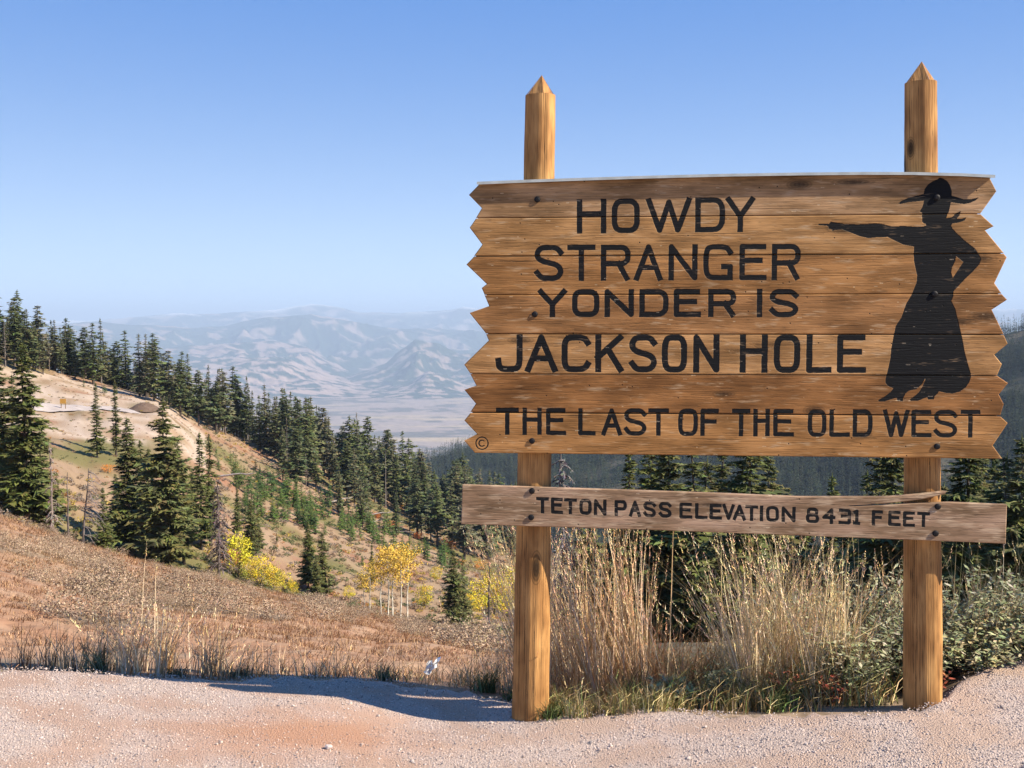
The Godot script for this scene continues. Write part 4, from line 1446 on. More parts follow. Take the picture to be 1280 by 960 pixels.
# ---------------------------------------------------------------- trees (unit height, scaled where they stand)
func conifer_crown(sd: int, reach: float, whorls: int, per: int, twigs: int, low: float, col: Color, ragged := 0.35, fat := 1.0, taper := 0.78) -> ArrayMesh:
	var r := RandomNumberGenerator.new()
	r.seed = sd
	var bag := Bag.new()
	var lumps := FastNoiseLite.new()
	lumps.seed = sd
	lumps.frequency = 1.0
	for k in whorls:
		var y := low + (0.985 - low) * pow((k + r.randf() * 0.8) / whorls, 0.92)
		var full := reach * (pow(1.0 - y, taper) * 0.95 + 0.03)
		if y < low + 0.12: full *= 0.55 + 0.45 * (y - low) / 0.12
		var turn := r.randf() * TAU
		var whorl_len := r.randf_range(1.0 - ragged, 1.12)
		for b in per:
			if r.randf() < 0.12: continue
			var a := turn + TAU * (b + r.randf_range(-0.3, 0.3)) / per
			var dir := Vector3(cos(a), 0, sin(a))
			var l := full * whorl_len * r.randf_range(1.0 - ragged, 1.1) * (0.86 + 0.65 * lumps.get_noise_3d(dir.x * 0.8, y * 5.0, dir.z * 0.8))
			var side := Vector3(-dir.z, 0, dir.x)
			var droop := r.randf_range(0.25, 0.55)
			var lift := r.randf_range(0.15, 0.4)
			var shade := r.randf_range(0.72, 1.3)
			var c := Color(col.r * shade * r.randf_range(0.9, 1.15), col.g * shade, col.b * shade * r.randf_range(0.8, 1.2))
			var y0 := y + r.randf_range(-0.5, 0.5) * (0.985 - low) / whorls
			for t in twigs:
				var f := 0.18 + 0.82 * (t + r.randf()) / twigs
				var root := Vector3(0, y0, 0) + dir * l * f + Vector3.UP * l * (-droop * f + lift * f * f)
				var tl := l * (0.46 - 0.26 * f) * r.randf_range(0.7, 1.3) + 0.008
				var sgn := 1.0 if t % 2 == 0 else -1.0
				var out := (dir * r.randf_range(0.5, 1.0) + side * sgn * r.randf_range(0.35, 1.0) + Vector3.UP * r.randf_range(-0.55, 0.2)).normalized()
				var wide := out.cross(Vector3.UP.lerp(side, r.randf_range(-0.7, 0.7)).normalized()).normalized() * tl * r.randf_range(0.16, 0.30) * fat
				var cc := Color(c.r * r.randf_range(0.85, 1.15), c.g * r.randf_range(0.85, 1.15), c.b)
				bag.tri(root - wide, root + out * tl, root + wide, cc)
			# the bough itself, a thin tapering blade of needles
			var e := Vector3(0, y0, 0) + dir * l + Vector3.UP * l * (lift - droop)
			var w := side * l * 0.045 * fat + Vector3.UP * l * 0.02
			bag.tri(Vector3(0, y0, 0) - w, e, Vector3(0, y0, 0) + w, c)
	# leader
	for k in 5:
		var a := TAU * k / 5.0
		bag.tri(Vector3(cos(a) * 0.008, 0.93, sin(a) * 0.008), Vector3(0, 1.0, 0), Vector3(cos(a + 1.2) * 0.008, 0.93, sin(a + 1.2) * 0.008), col)
	return bag.mesh(M.needle)

func trunk_mesh(r0: float, r1: float, h: float, col: Color, sd: int, stubs := 0, bend := 0.004) -> ArrayMesh:
	var r := RandomNumberGenerator.new()
	r.seed = sd
	var bag := Bag.new()
	var p := []
	var q := []
	for k in 7:
		var f := k / 6.0
		p.append(Vector3(r.randf_range(-bend, bend) * f * 3.0, -0.06 + (h + 0.06) * f, r.randf_range(-bend, bend) * f * 3.0))
		q.append(lerpf(r0, r1, pow(f, 0.8)))
	bag.tube(p, q, 7, col)
	for k in stubs:
		var f := r.randf_range(0.12, 0.95)
		var a := r.randf() * TAU
		var l := r.randf_range(0.03, 0.11) * (1.1 - f)
		var at := Vector3(0, h * f, 0)
		var d := Vector3(cos(a), r.randf_range(-0.5, 0.3), sin(a))
		bag.tube([at, at + d * l * 0.6, at + d * l + Vector3(0, -l * 0.15, 0)], [r0 * 0.22, r0 * 0.16, 0.0008], 4, col)
	return bag.mesh(M.bark)

# a leafless tree: trunk and boughs; one_side leans the boughs to +x
func dead_tree(sd: int, boughs: int, reach: float, col: Color, one_side: bool, fuzz: bool) -> Array:
	var r := RandomNumberGenerator.new()
	r.seed = sd
	var trunk := trunk_mesh(0.018, 0.003, 1.0, col, sd)
	var bag := Bag.new()
	for k in boughs:
		var y := r.randf_range(0.12 if fuzz else 0.3, 0.97)
		var a := r.randf_range(-0.9, 0.9) if one_side else r.randf() * TAU
		var l := reach * (1.05 - y * (0.35 if one_side else 0.8)) * r.randf_range(0.5, 1.1)
		var d := Vector3(cos(a), 0, sin(a))
		var p := []
		var q := []
		for j in 5:
			var f := j / 4.0
			p.append(Vector3(0, y, 0) + d * l * f + Vector3.UP * l * (0.25 * f - 0.75 * f * f) + Vector3(r.randf_range(-1, 1), r.randf_range(-1, 1), r.randf_range(-1, 1)) * l * 0.03)
			q.append(lerpf(0.0042, 0.0008, f))
		bag.tube(p, q, 4, col)
		for j in (22 if fuzz else 5):
			var f := r.randf_range(0.25, 1.0)
			var at: Vector3 = (p[int(f * 3.99)] as Vector3).lerp(p[mini(4, int(f * 3.99) + 1)], fposmod(f * 3.99, 1.0))
			var o := Vector3(r.randf_range(-1, 1), r.randf_range(-1.4, 0.2), r.randf_range(-1, 1)).normalized() * l * r.randf_range(0.12, 0.35)
			var w := o.cross(d).normalized() * (0.0045 if fuzz else 0.0018)
			var c2 := Color(col.r * r.randf_range(0.7, 1.25), col.g * r.randf_range(0.7, 1.2), col.b * r.randf_range(0.7, 1.2))
			bag.tri(at - w, at + o, at + w, c2)
	return [trunk, bag.mesh(M.needle)]

func leaf_cloud(sd: int, clumps: int, leaves: int, size: Vector3, centre: Vector3, leaf: float, cols: Array, hollow := 0.35) -> Bag:
	var r := RandomNumberGenerator.new()
	r.seed = sd
	var bag := Bag.new()
	for k in clumps:
		var d := Vector3(r.randf_range(-1, 1), r.randf_range(-1, 1), r.randf_range(-1, 1))
		if d.length() > 1.0: d = d.normalized() * r.randf_range(0.6, 1.0)
		if d.length() < hollow: d *= 1.6
		var at := centre + d * size
		var cl: Color = cols[r.randi() % cols.size()]
		var spread := size.length() * r.randf_range(0.10, 0.24)
		for j in leaves:
			var p := at + Vector3(r.randfn(), r.randfn(), r.randfn()) * spread * 0.5
			var u := Vector3(r.randf_range(-1, 1), r.randf_range(-0.6, 0.8), r.randf_range(-1, 1)).normalized() * leaf * r.randf_range(0.6, 1.3)
			var v := u.cross(Vector3(r.randf_range(-1, 1), r.randf_range(-1, 1), r.randf_range(-1, 1)).normalized()) * 0.8
			var f := r.randf_range(0.75, 1.2)
			var c := Color(cl.r * f, cl.g * f * r.randf_range(0.92, 1.08), cl.b * f)
			bag.quad(p - u, p + v, p + u, p - v, c)
	return bag

func bush_mesh(sd: int, cols: Array, upright: float) -> ArrayMesh:
	var r := RandomNumberGenerator.new()
	r.seed = sd
	var bag := leaf_cloud(sd, 60, 30, Vector3(0.46 / upright, 0.40, 0.46 / upright), Vector3(0, 0.52, 0), 0.020, cols, 0.2)
	for k in 12:
		var a := r.randf() * TAU
		var d := Vector3(cos(a), 0, sin(a)) * r.randf_range(0.05, 0.3) / upright
		var o := Vector3(d.x, r.randf_range(0.5, 0.85), d.z)
		var w := Vector3(-d.z, 0, d.x).normalized() * 0.008
		bag.tri(-w, o, w, Color(0.20, 0.15, 0.10))
	return bag.mesh(M.leaf)

func plant_tree(called: String, at: Vector3, s: float, crown: Mesh, trunk: Mesh, label: String, group: String, turn: float, wide := 1.0, category := "tree") -> Node3D:
	var o := thing(called, at, label, category, group)
	part("trunk", trunk, o)
	part("crown", crown, o)
	o.scale = Vector3(s * wide, s, s * wide)
	o.rotation.y = turn
	return o

# ---------------------------------------------------------------- grasses
# one blade: root, length, heading, how far it bows over, width
func blade(bag: Bag, root: Vector3, l: float, a: float, bow: float, w: float, c: Color, segs := 3, lean := Vector3.ZERO) -> Vector3:
	var d := Vector3(cos(a), 0, sin(a))
	var side := Vector3(-d.z, 0, d.x)
	side = side.rotated(Vector3.UP, bow * 2.1) * w * 0.5
	var last := root
	var nrm := d.lerp(Vector3.UP, 0.4).normalized()
	for k in range(1, segs + 1):
		var f := float(k) / segs
		var p := root + Vector3.UP * l * (f - 0.35 * bow * f * f) + d * l * bow * f * f + lean * l * f
		var w0 := 1.0 - 0.75 * (k - 1.0) / segs
		var w1 := 1.0 - 0.75 * f
		if k < segs:
			bag.tri_n(last - side * w0, p - side * w1, p + side * w1, nrm, c)
			bag.tri_n(last - side * w0, p + side * w1, last + side * w0, nrm, c)
		else:
			bag.tri_n(last - side * w0, p, last + side * w0, nrm, c)
		last = p
	return last

func seed_head(bag: Bag, tip: Vector3, dir: Vector3, l: float, r: RandomNumberGenerator, c: Color) -> void:
	for k in 11:
		var f := k / 10.0
		var at := tip - dir * l * (1.0 - f)
		var o := (Vector3(r.randf_range(-1, 1), r.randf_range(-0.2, 1), r.randf_range(-1, 1)) + dir * 1.2).normalized()
		var s := l * 0.16 * (1.15 - f) + 0.004
		var w := o.cross(Vector3(r.randf_range(-1, 1), 0.3, r.randf_range(-1, 1))).normalized() * 0.0022
		bag.tri(at - w, at + o * s, at + w, Color(c.r * r.randf_range(0.8, 1.2), c.g * r.randf_range(0.8, 1.15), c.b * r.randf_range(0.75, 1.1)))

func pick(r: RandomNumberGenerator, cols: Array) -> Color:
	var c: Color = cols[r.randi() % cols.size()]
	var f := r.randf_range(0.72, 1.22)
	return Color(c.r * f, c.g * f * r.randf_range(0.93, 1.06), c.b * f * r.randf_range(0.85, 1.1))

# grasses in an oblong patch; origin at the patch's middle
func grass_patch(sd: int, mid: Vector3, size: Vector2, count: int, lo: float, hi: float, cols: Array, bow: Vector2, width: float, heads := 0.0, lean := Vector3.ZERO, clumpy := 0.0) -> ArrayMesh:
	var r := RandomNumberGenerator.new()
	r.seed = sd
	var bag := Bag.new()
	var tufts := []
	for k in maxi(3, count / 26): tufts.append(Vector2(r.randf_range(-1, 1), r.randf_range(-1, 1)))
	for k in count:
		var q := Vector2(r.randf_range(-1, 1), r.randf_range(-1, 1))
		if r.randf() < clumpy: q = tufts[r.randi() % tufts.size()] + Vector2(r.randfn(), r.randfn()) * 0.05
		var x := mid.x + q.x * size.x * 0.5
		var z := mid.z + q.y * size.y * 0.5
		var ground := land(x, z)
		var d2 := Vector2(x, z).length()
		var rim := edge_of(atan2(x, -z))
		if d2 < rim - (0.10 if x > 0.1 else 0.01): continue
		if d2 < rim: ground += 0.03
		var root := Vector3(x, ground - 0.006, z) - mid
		var l := lerpf(lo, hi, pow(r.randf(), 1.4))
		var c := pick(r, cols)
		var a := r.randf() * TAU
		var tip := blade(bag, root, l, a, r.randf_range(bow.x, bow.y), width * r.randf_range(0.7, 1.3), c, 3, lean * r.randf_range(-0.3, 1.7))
		if r.randf() < heads:
			var dir := (tip - root).normalized()
			seed_head(bag, tip, dir, minf(0.13, l * 0.22) * r.randf_range(0.7, 1.2), r, c)
	return bag.mesh(M.straw)

# a leafy herb or low shrub: stems with small paired leaves
func leafy_mesh(sd: int, stems: int, h: float, spread: float, leaf: float, cols: Array, stem_col: Color) -> ArrayMesh:
	var r := RandomNumberGenerator.new()
	r.seed = sd
	var bag := Bag.new()
	for k in stems:
		var a := r.randf() * TAU
		var d := Vector3(cos(a), 0, sin(a))
		var l := h * r.randf_range(0.5, 1.05)
		var out := spread * r.randf_range(0.1, 1.0)
		var base := d * out * 0.3
		var p := []
		for j in 5:
			var f := j / 4.0
			p.append(base + d * out * f * 0.9 + Vector3.UP * l * (f - 0.12 * f * f) + Vector3(r.randf_range(-1, 1), 0, r.randf_range(-1, 1)) * 0.012)
		bag.tube(p, [0.0025, 0.0022, 0.0018, 0.0014, 0.0008], 3, stem_col)
		for j in 26:
			var f := r.randf_range(0.15, 1.0)
			var g := int(f * 3.999)
			var at: Vector3 = (p[g] as Vector3).lerp(p[g + 1], f * 3.999 - g)
			var b := r.randf() * TAU
			var u := Vector3(cos(b), r.randf_range(-0.3, 0.7), sin(b)).normalized() * leaf * r.randf_range(0.35, 1.45)
			var w := u.cross(Vector3.UP + Vector3(r.randf_range(-0.6, 0.6), 0, r.randf_range(-0.6, 0.6))).normalized() * leaf * 0.20
			var c := pick(r, cols)
			bag.tri(at, at + u * 0.5 + w, at + u, c)
			bag.tri(at, at + u, at + u * 0.5 - w, c)
	return bag.mesh(M.leaf)

# ---------------------------------------------------------------- land surfaces
func grid(rows: int, cols: int, at: Callable, m: Material) -> ArrayMesh:
	var bag := Bag.new()
	bag.v.resize(rows * cols)
	bag.n.resize(rows * cols)
	bag.c.resize(rows * cols)
	for r in rows:
		for c in cols:
			var q: Array = at.call(r, c)
			bag.v[r * cols + c] = q[0]
			bag.c[r * cols + c] = q[1]
	for r in rows:
		for c in cols:
			var a: Vector3 = bag.v[r * cols + mini(c + 1, cols - 1)] - bag.v[r * cols + maxi(c - 1, 0)]
			var b: Vector3 = bag.v[mini(r + 1, rows - 1) * cols + c] - bag.v[maxi(r - 1, 0) * cols + c]
			var n := a.cross(b).normalized()
			bag.n[r * cols + c] = n if n.y >= 0.0 else -n
	var mid := (rows / 2) * cols + cols / 2
	var flip := (bag.v[mid + 1] - bag.v[mid]).cross(bag.v[mid + cols] - bag.v[mid]).dot(bag.n[mid]) < 0.0
	bag.i.resize((rows - 1) * (cols - 1) * 6)
	var k := 0
	for r in rows - 1:
		for c in cols - 1:
			var a := r * cols + c
			for q in ([a, a + 1, a + cols, a + 1, a + cols + 1, a + cols] if flip else [a, a + cols, a + 1, a + 1, a + cols, a + cols + 1]):
				bag.i[k] = q
				k += 1
	return bag.mesh(m)

func mixc(a: Color, b: Color, f: float) -> Color: return a.lerp(b, clampf(f, 0.0, 1.0))

func hill_color(x: float, z: float, d: float, a: float) -> Color:
	var p := patchy.get_noise_2d(x * 1.0, z * 1.0)
	var q := patchy.get_noise_2d(x * 0.35 + 50.0, z * 0.35)
	var f := fine.get_noise_2d(x * 3.0, z * 3.0)
	if a > 0.015 and d < edge_of(a) + 0.3:
		return mixc(Color(0.34, 0.26, 0.19), Color(0.28, 0.20, 0.13), 0.5 + f)
	if a > 0.015:
		return mixc(Color(0.10, 0.085, 0.05), Color(0.17, 0.13, 0.08), 0.5 + f)
	if d < 58.0:
		var rust := mixc(Color(0.335, 0.18, 0.102), Color(0.40, 0.26, 0.165), 0.5 + 0.9 * f)
		var sage := mixc(Color(0.25, 0.19, 0.13), Color(0.21, 0.16, 0.115), 0.5 + f)
		var dry := Color(0.37, 0.24, 0.13)
		var c := mixc(rust, sage, (patchy.get_noise_2d(x * 2.6, z * 2.6) - 0.12) * 5.0 + clampf(a + 0.30, 0.0, 0.3) * 1.2)
		return mixc(c, dry, (q - 0.25) * 4.0)
	var tan := mixc(Color(0.345, 0.24, 0.155), Color(0.27, 0.19, 0.115), 0.5 + f)
	var red := Color(0.28, 0.145, 0.088)
	var green := Color(0.17, 0.15, 0.06)
	var c := mixc(tan, red, (p - 0.1) * 3.0)
	c = mixc(c, green, (q - 0.06) * 3.0)
	var bare := mixc(Color(0.40, 0.31, 0.23), Color(0.47, 0.38, 0.31), 0.5 + f)
	if d > 150.0 and d < 232.0 and a < -0.30: c = mixc(c, bare, (patchy.get_noise_2d(x * 0.5, z * 2.0) + 0.25) * 3.0)
	return c

func build_land() -> void:
	# gravel lot, all the way round and behind
	var az := []
	var a := -PI
	while a < PI - 0.001:
		az.append(a)
		a += 0.008 if absf(a) < 0.75 else 0.05
	az.append(PI)
	var rings := 60
	var pad_at := func(r: int, c: int) -> Array:
		var t: float = az[c]
		var e := edge_of(t)
		e += 0.03 + 0.06 * fine.get_noise_2d(t * 60.0, 3.0) + 0.03 * fine.get_noise_2d(t * 300.0, 9.0) if e < 12.0 else 0.0
		var f := float(r) / (rings - 1)
		var d := e * (0.02 + 0.98 * pow(f, 0.8))
		var x := sin(t) * d
		var z := -cos(t) * d
		var y := pad_height(x, z) + 0.004
		if f > 0.97: y -= 0.035 * (f - 0.97) / 0.03
		var p := patchy.get_noise_2d(x * 26.0, z * 40.0)
		var red := exp(-pow((x + 0.85) / 0.5, 2.0) - pow((z + 3.98) / 0.22, 2.0))
		var c1 := mixc(Color(0.465, 0.375, 0.32), Color(0.43, 0.315, 0.245), 0.45 + p * 3.0)
		c1 = mixc(c1, Color(0.44, 0.25, 0.155), red * 1.0 + (0.25 if x < -0.3 else 0.0) * (0.5 + p))
		return [Vector3(x, y, z), c1]
	structure("gravel_lot", grid(rings, az.size(), pad_at, M.gravel))
	# hillsides, from the lot's edge to the drop into the valley
	var ha := []
	a = -1.25
	while a < 1.25:
		ha.append(a)
		a += 0.0042 if absf(a) < 0.6 else 0.03
	var ds := [0.4, 1.5, 3.0]
	var d := 3.8
	while d < 3200.0:
		ds.append(d)
		d *= 1.022 if d < 330.0 else 1.07
	var hill_at := func(r: int, c: int) -> Array:
		var t: float = ha[c]
		var dd: float = ds[r]
		var x: float = sin(t) * dd
		var z: float = -cos(t) * dd
		return [Vector3(x, land(x, z), z), hill_color(x, z, dd, t)]
	structure("hillside", grid(ds.size(), ha.size(), hill_at, M.turf))

func crest_at(list: Array, a: float) -> float:
	if a <= list[0]: return list[1]
	var k := 0
	while k < list.size() - 4 and a > list[k + 2]: k += 2
	var s := clampf((a - list[k]) / (list[k + 2] - list[k]), 0.0, 1.0)
	s = lerpf(s, s * s * (3.0 - 2.0 * s), 0.4)
	return lerpf(list[k + 1], list[k + 3], s)

# one range of hills: rises from the valley floor at d0 to its crest at d1 and falls away behind
func mountain(called: String, crest: Array, d0: float, d1: float, d2: float, floor_h: float, a0: float, a1: float, step: float, rows: int, rough: float, wave: float, woods: float, open_c: Color, wood_c: Color, snow := 0.0) -> void:
	var cols := int((a1 - a0) / step) + 1
	var ridges := FastNoiseLite.new()
	ridges.seed = called.length() * 13 + int(d1)
	ridges.fractal_type = FastNoiseLite.FRACTAL_RIDGED
	ridges.fractal_octaves = 6
	ridges.frequency = 1.0 / wave
	var tree_noise := FastNoiseLite.new()
	tree_noise.seed = int(d1)
	tree_noise.fractal_octaves = 6
	tree_noise.frequency = 4.0 / wave
	var at := func(r: int, c: int) -> Array:
		var t := a0 + step * c
		var f := float(r) / (rows - 1)
		var d := lerpf(d0, d1, f / 0.7) if f < 0.7 else lerpf(d1, d2, (f - 0.7) / 0.3)
		var top := crest_at(crest, t)
		var up := clampf(f / 0.7, 0.0, 1.0) if f <= 0.7 else 1.0 - 0.85 * (f - 0.7) / 0.3
		var x := sin(t) * d
		var z := -cos(t) * d
		var h := maxf(top - floor_h, -25.0)
		var rn := ridges.get_noise_2d(x, z)
		var shape := pow(up, 1.25)
		shape += rough * (rn - 0.15) * up * (1.0 - up) * 2.4
		shape += rough * 0.10 * rn * up * up
		var y := floor_h + h * shape
		var wn := tree_noise.get_noise_2d(x, z * 1.4) + woods + 0.35 * ridges.get_noise_2d(x + 900.0, z)
		var col := mixc(open_c, wood_c, wn * 9.0 + 0.2)
		if snow > 0.0 and up > 0.8: col = mixc(col, Color(0.75, 0.74, 0.74), (rn - 0.25 + snow) * 4.0 * (up - 0.8) * 5.0)
		return [Vector3(x, y, z), col]
	structure(called, grid(rows, cols, at, M.far))

func build_distance() -> void:
	# valley floor
	var floor_at := func(r: int, c: int) -> Array:
		var t := -0.66 + c * 0.003
		var d := 4200.0 * pow(1.0115, r)
		var x := sin(t) * d
		var z := -cos(t) * d
		var h := -672.0 + 5.0 * bump.get_noise_2d(x * 0.01, z * 0.01)
		var band := patchy.get_noise_2d(x * 0.008, z * 0.016)
		var bits := fine.get_noise_2d(x * 0.006, z * 0.012)
		var col := mixc(Color(0.32, 0.24, 0.19), Color(0.13, 0.11, 0.09), (band + bits * 0.9) * 5.0 + 0.2)
		col = mixc(col, Color(0.42, 0.31, 0.19), (patchy.get_noise_2d(x * 0.004 + 70.0, z * 0.02) - 0.22) * 6.0)
		return [Vector3(x, h, z), col]
	structure("valley_floor", grid(196, 441, floor_at, M.far))
	var woods := Color(0.035, 0.05, 0.028)
	var open := Color(0.28, 0.205, 0.16)
	mountain("mountain_range", FAR_RANGE, 20000, 26500, 31000, -520, -0.66, 0.66, 0.0014, 90, 0.7, 4200, 0.16, Color(0.30, 0.24, 0.20), woods, 0.02)
	mountain("mountain_ridge", MID_RANGE, 13500, 18500, 21000, -660, -0.66, 0.66, 0.0014, 110, 0.75, 2900, 0.12, open, woods)
	mountain("valley_hills", LEFT_HILLS, 11500, 14500, 17000, -672, -0.66, 0.0, 0.0013, 90, 0.65, 1700, -0.02, Color(0.31, 0.22, 0.175), woods)
	mountain("tan_hill", TAN_HILL, 9700, 12000, 13500, -672, -0.66, -0.03, 0.0013, 80, 0.55, 1300, -0.14, Color(0.36, 0.255, 0.20), woods)
	mountain("valley_butte", BUTTE, 11000, 12800, 15000, -672, -0.25, 0.3, 0.0012, 90, 0.7, 1300, 0.18, open, woods)
	mountain("butte_foot", TOE_HILL, 9600, 10800, 12000, -672, -0.18, 0.06, 0.001, 60, 0.6, 900, 0.04, Color(0.34, 0.245, 0.19), woods)
	# forested flank across the pass, on the right
	var flank_a0 := -0.16
	var flank_h := func(t: float, d: float) -> float:
		var top := crest_at(FOREST_RIDGE, t)
		var low := -250.0
		var f := clampf((d - 430.0) / 870.0, 0.0, 1.0)
		var x := sin(t) * d
		var z := -cos(t) * d
		var y := lerpf(low, top, pow(f, 0.9)) if d <= 1300.0 else lerpf(top, top - 260.0, (d - 1300.0) / 700.0)
		return y + 33.0 * bump.get_noise_2d(x * 0.1, z * 0.1) * f * (1.0 - f * 0.75)
	var flank_at := func(r: int, c: int) -> Array:
		var t := flank_a0 + c * 0.006
		var d := 430.0 + 1400.0 * r / 59.0
		var n := patchy.get_noise_2d(sin(t) * d * 0.08, cos(t) * d * 0.08)
		return [Vector3(sin(t) * d, flank_h.call(t, d), -cos(t) * d), mixc(Color(0.02, 0.024, 0.015), Color(0.10, 0.085, 0.055), (n - 0.2) * 8.0)]
	structure("forested_flank", grid(60, 150, flank_at, M.far))
	var spots := []
	var tints := []
	rng.seed = 404
	for k in 36000:
		var t := rng.randf_range(-0.10, 0.80)
		var d := sqrt(rng.randf_range(455.0 * 455.0, 1360.0 * 1360.0))
		if patchy.get_noise_2d(sin(t) * d * 0.08, cos(t) * d * 0.08) > 0.24 and rng.randf() < 0.8: continue
		var at := Vector3(sin(t) * d, flank_h.call(t, d) - 1.0, -cos(t) * d)
		var s := rng.randf_range(10.0, 23.0)
		spots.append(Transform3D(Basis(Vector3.UP, rng.randf() * TAU).scaled(Vector3(s * 1.15, s, s * 1.15)), at))
		var f := rng.randf_range(0.55, 1.4)
		tints.append(Color(f * rng.randf_range(0.85, 1.3), f, f * rng.randf_range(0.85, 1.1)) * 1.15)
	scatter("forest", conifer_crown(77, 0.20, 10, 6, 2, 0.04, Color(0.036, 0.05, 0.026), 0.3, 3.4), spots, tints, "blue-green conifer forest covering the far mountainside across the pass", "forest")

# ---------------------------------------------------------------- what grows on the slopes
func build_trees() -> void:
	var far_crowns := []
	var near_crowns := []
	for k in 8:
		var g: Color = [Color(0.115, 0.126, 0.055), Color(0.09, 0.108, 0.046), Color(0.135, 0.132, 0.07), Color(0.105, 0.125, 0.046)][k % 4]
		far_crowns.append(conifer_crown(200 + k, [0.25, 0.19, 0.26, 0.22, 0.18, 0.25, 0.21, 0.24][k], 26, 8, 8, [0.08, 0.12, 0.18, 0.06, 0.10, 0.2, 0.08, 0.15][k], g, 0.48, 2.0, [0.7, 0.8, 0.5, 0.65, 0.8, 0.45, 0.7, 0.55][k]))
	for k in 6:
		near_crowns.append(conifer_crown(300 + k, [0.25, 0.29, 0.24, 0.29, 0.16, 0.14][k], [44, 46, 34, 38, 40, 38][k], 9, 22, [0.07, 0.05, 0.10, 0.06, 0.05, 0.08][k], Color(0.108, 0.122, 0.038) if k % 2 == 0 else Color(0.12, 0.126, 0.046), 0.5, 1.1, 0.7))
	var trunks := [trunk_mesh(0.016, 0.002, 0.97, Color(0.20, 0.16, 0.13), 1, 10), trunk_mesh(0.013, 0.002, 0.97, Color(0.26, 0.23, 0.20), 2, 14), trunk_mesh(0.018, 0.002, 0.97, Color(0.14, 0.11, 0.09), 3, 10)]
	var young := []
	for k in 3: young.append(conifer_crown(280 + k, [0.30, 0.36, 0.26][k], 12, 7, 6, 0.03, [Color(0.085, 0.14, 0.03), Color(0.10, 0.145, 0.036), Color(0.07, 0.12, 0.034)][k], 0.4, 2.2))
	var grey := conifer_crown(260, 0.13, 20, 6, 6, 0.2, Color(0.17, 0.15, 0.12), 0.5, 0.8)
	rng.seed = 11
	for t in RIDGE_TREES:
		var at := on_land(t[0], t[1])
		var a: float = atan2(t[0], -t[1])
		var dead := rng.randf() < 0.07
		var where := "above the pale dirt pullout" if a < -0.33 else ("below the distant blue mountains" if a < -0.13 else "near the left edge of the sign")
		var kind := "greyish thinning conifer" if dead else "conifer"
		plant_tree("ridge_conifer", at, t[2] * rng.randf_range(0.9, 1.2), grey if dead else far_crowns[rng.randi() % 8], trunks[rng.randi() % 3], "%s in the row along the ridge %s" % [kind, where], "%ss on the ridge %s" % [kind, where], rng.randf() * TAU, rng.randf_range(0.95, 1.4))
	for t in YOUNG_TREES:
		var at := on_land(t[0], t[1])
		plant_tree("young_conifer", at, t[2], young[rng.randi() % 3], trunks[0], "small bright green young conifer in a thicket on the tan slope", "young conifers on the tan slope", rng.randf() * TAU, 1.45)
	for t in BIG_TREES:
		var at := on_land(t[0], t[1])
		plant_tree("conifer", at, t[2], near_crowns[t[3]], trunks[t[3] % 3], t[4], "large conifers", rng.randf() * TAU)
	# aspens
	for k in ASPENS.size():
		var t: Array = ASPENS[k]
		var bag := leaf_cloud(500 + k, 46, 22, Vector3(0.16, 0.20, 0.16), Vector3(0, 0.80, 0), 0.0105, [Color(0.62, 0.40, 0.06), Color(0.66, 0.46, 0.09), Color(0.52, 0.34, 0.07)], 0.1)
		var trunk := trunk_mesh(0.013, 0.004, 0.86, Color(0.72, 0.66, 0.56), 60 + k, 6, 0.006)
		plant_tree("aspen", on_land(t[0], t[1]), t[2], bag.mesh(M.leaf), trunk, "golden aspen with a thin white trunk, %s in the grove" % ["second from the left", "third from the left", "at the middle", "just right of the middle one", "second from the right", "rightmost", "leftmost"][k], "aspens in the golden grove", rng.randf() * TAU)
	var yellow := [bush_mesh(610, [Color(0.62, 0.50, 0.03), Color(0.68, 0.46, 0.04), Color(0.45, 0.42, 0.05)], 1.0), bush_mesh(611, [Color(0.66, 0.44, 0.04), Color(0.55, 0.42, 0.05), Color(0.30, 0.32, 0.06)], 1.3), bush_mesh(612, [Color(0.60, 0.52, 0.04), Color(0.50, 0.46, 0.04)], 1.9)]
	for k in YELLOW_BUSHES.size():
		var t: Array = YELLOW_BUSHES[k]
		var o := top_mesh("yellow_bush", yellow[2 if k == 0 else k % 2], on_land(t[0], t[1]))
		o.scale = Vector3.ONE * t[2]
		o.rotation.y = rng.randf() * TAU
		tag(o, "tall bright yellow shrub left of the other yellow bushes" if k == 0 else ("bright yellow shrub in the clump left of the dark mid-slope conifers" if k < 6 else "yellow shrub near the aspens and the sign's left post"), "bush", "yellow autumn shrubs")
	var orange := [bush_mesh(620, [Color(0.60, 0.22, 0.03), Color(0.55, 0.16, 0.03), Color(0.62, 0.32, 0.05)], 1.0), bush_mesh(621, [Color(0.50, 0.12, 0.03), Color(0.55, 0.22, 0.05)], 0.9)]
	for k in ORANGE_BUSHES.size():
		var t: Array = ORANGE_BUSHES[k]
		var o := top_mesh("orange_bush", orange[k % 2], on_land(t[0], t[1]))
		o.scale = Vector3(1.4, 1, 1.4) * t[2]
		tag(o, "small orange autumn shrub on the slope below the ridge trees", "bush", "orange autumn shrubs")
	# dead and bare trees
	var fur := dead_tree(31, 170, 0.17, Color(0.17, 0.135, 0.125), false, true)
	plant_tree("dead_conifer", on_land(DEAD_TREE[0], DEAD_TREE[1]), DEAD_TREE[2], fur[1], fur[0], "grey-purple dead conifer full of twigs beside the yellow bushes", "", 0.4, 1.0)
	var snag := dead_tree(33, 34, 0.26, Color(0.20, 0.17, 0.16), true, false)
	var sn := plant_tree("dead_snag", on_land(SNAG[0], SNAG[1]), SNAG[2] * 1.02, snag[1], snag[0], "leaning dead snag with drooping bare branches to its right", "", 0.0)
	sn.rotation.z = -0.10
	var gt := dead_tree(34, 60, 0.12, Color(0.30, 0.24, 0.21), false, true)
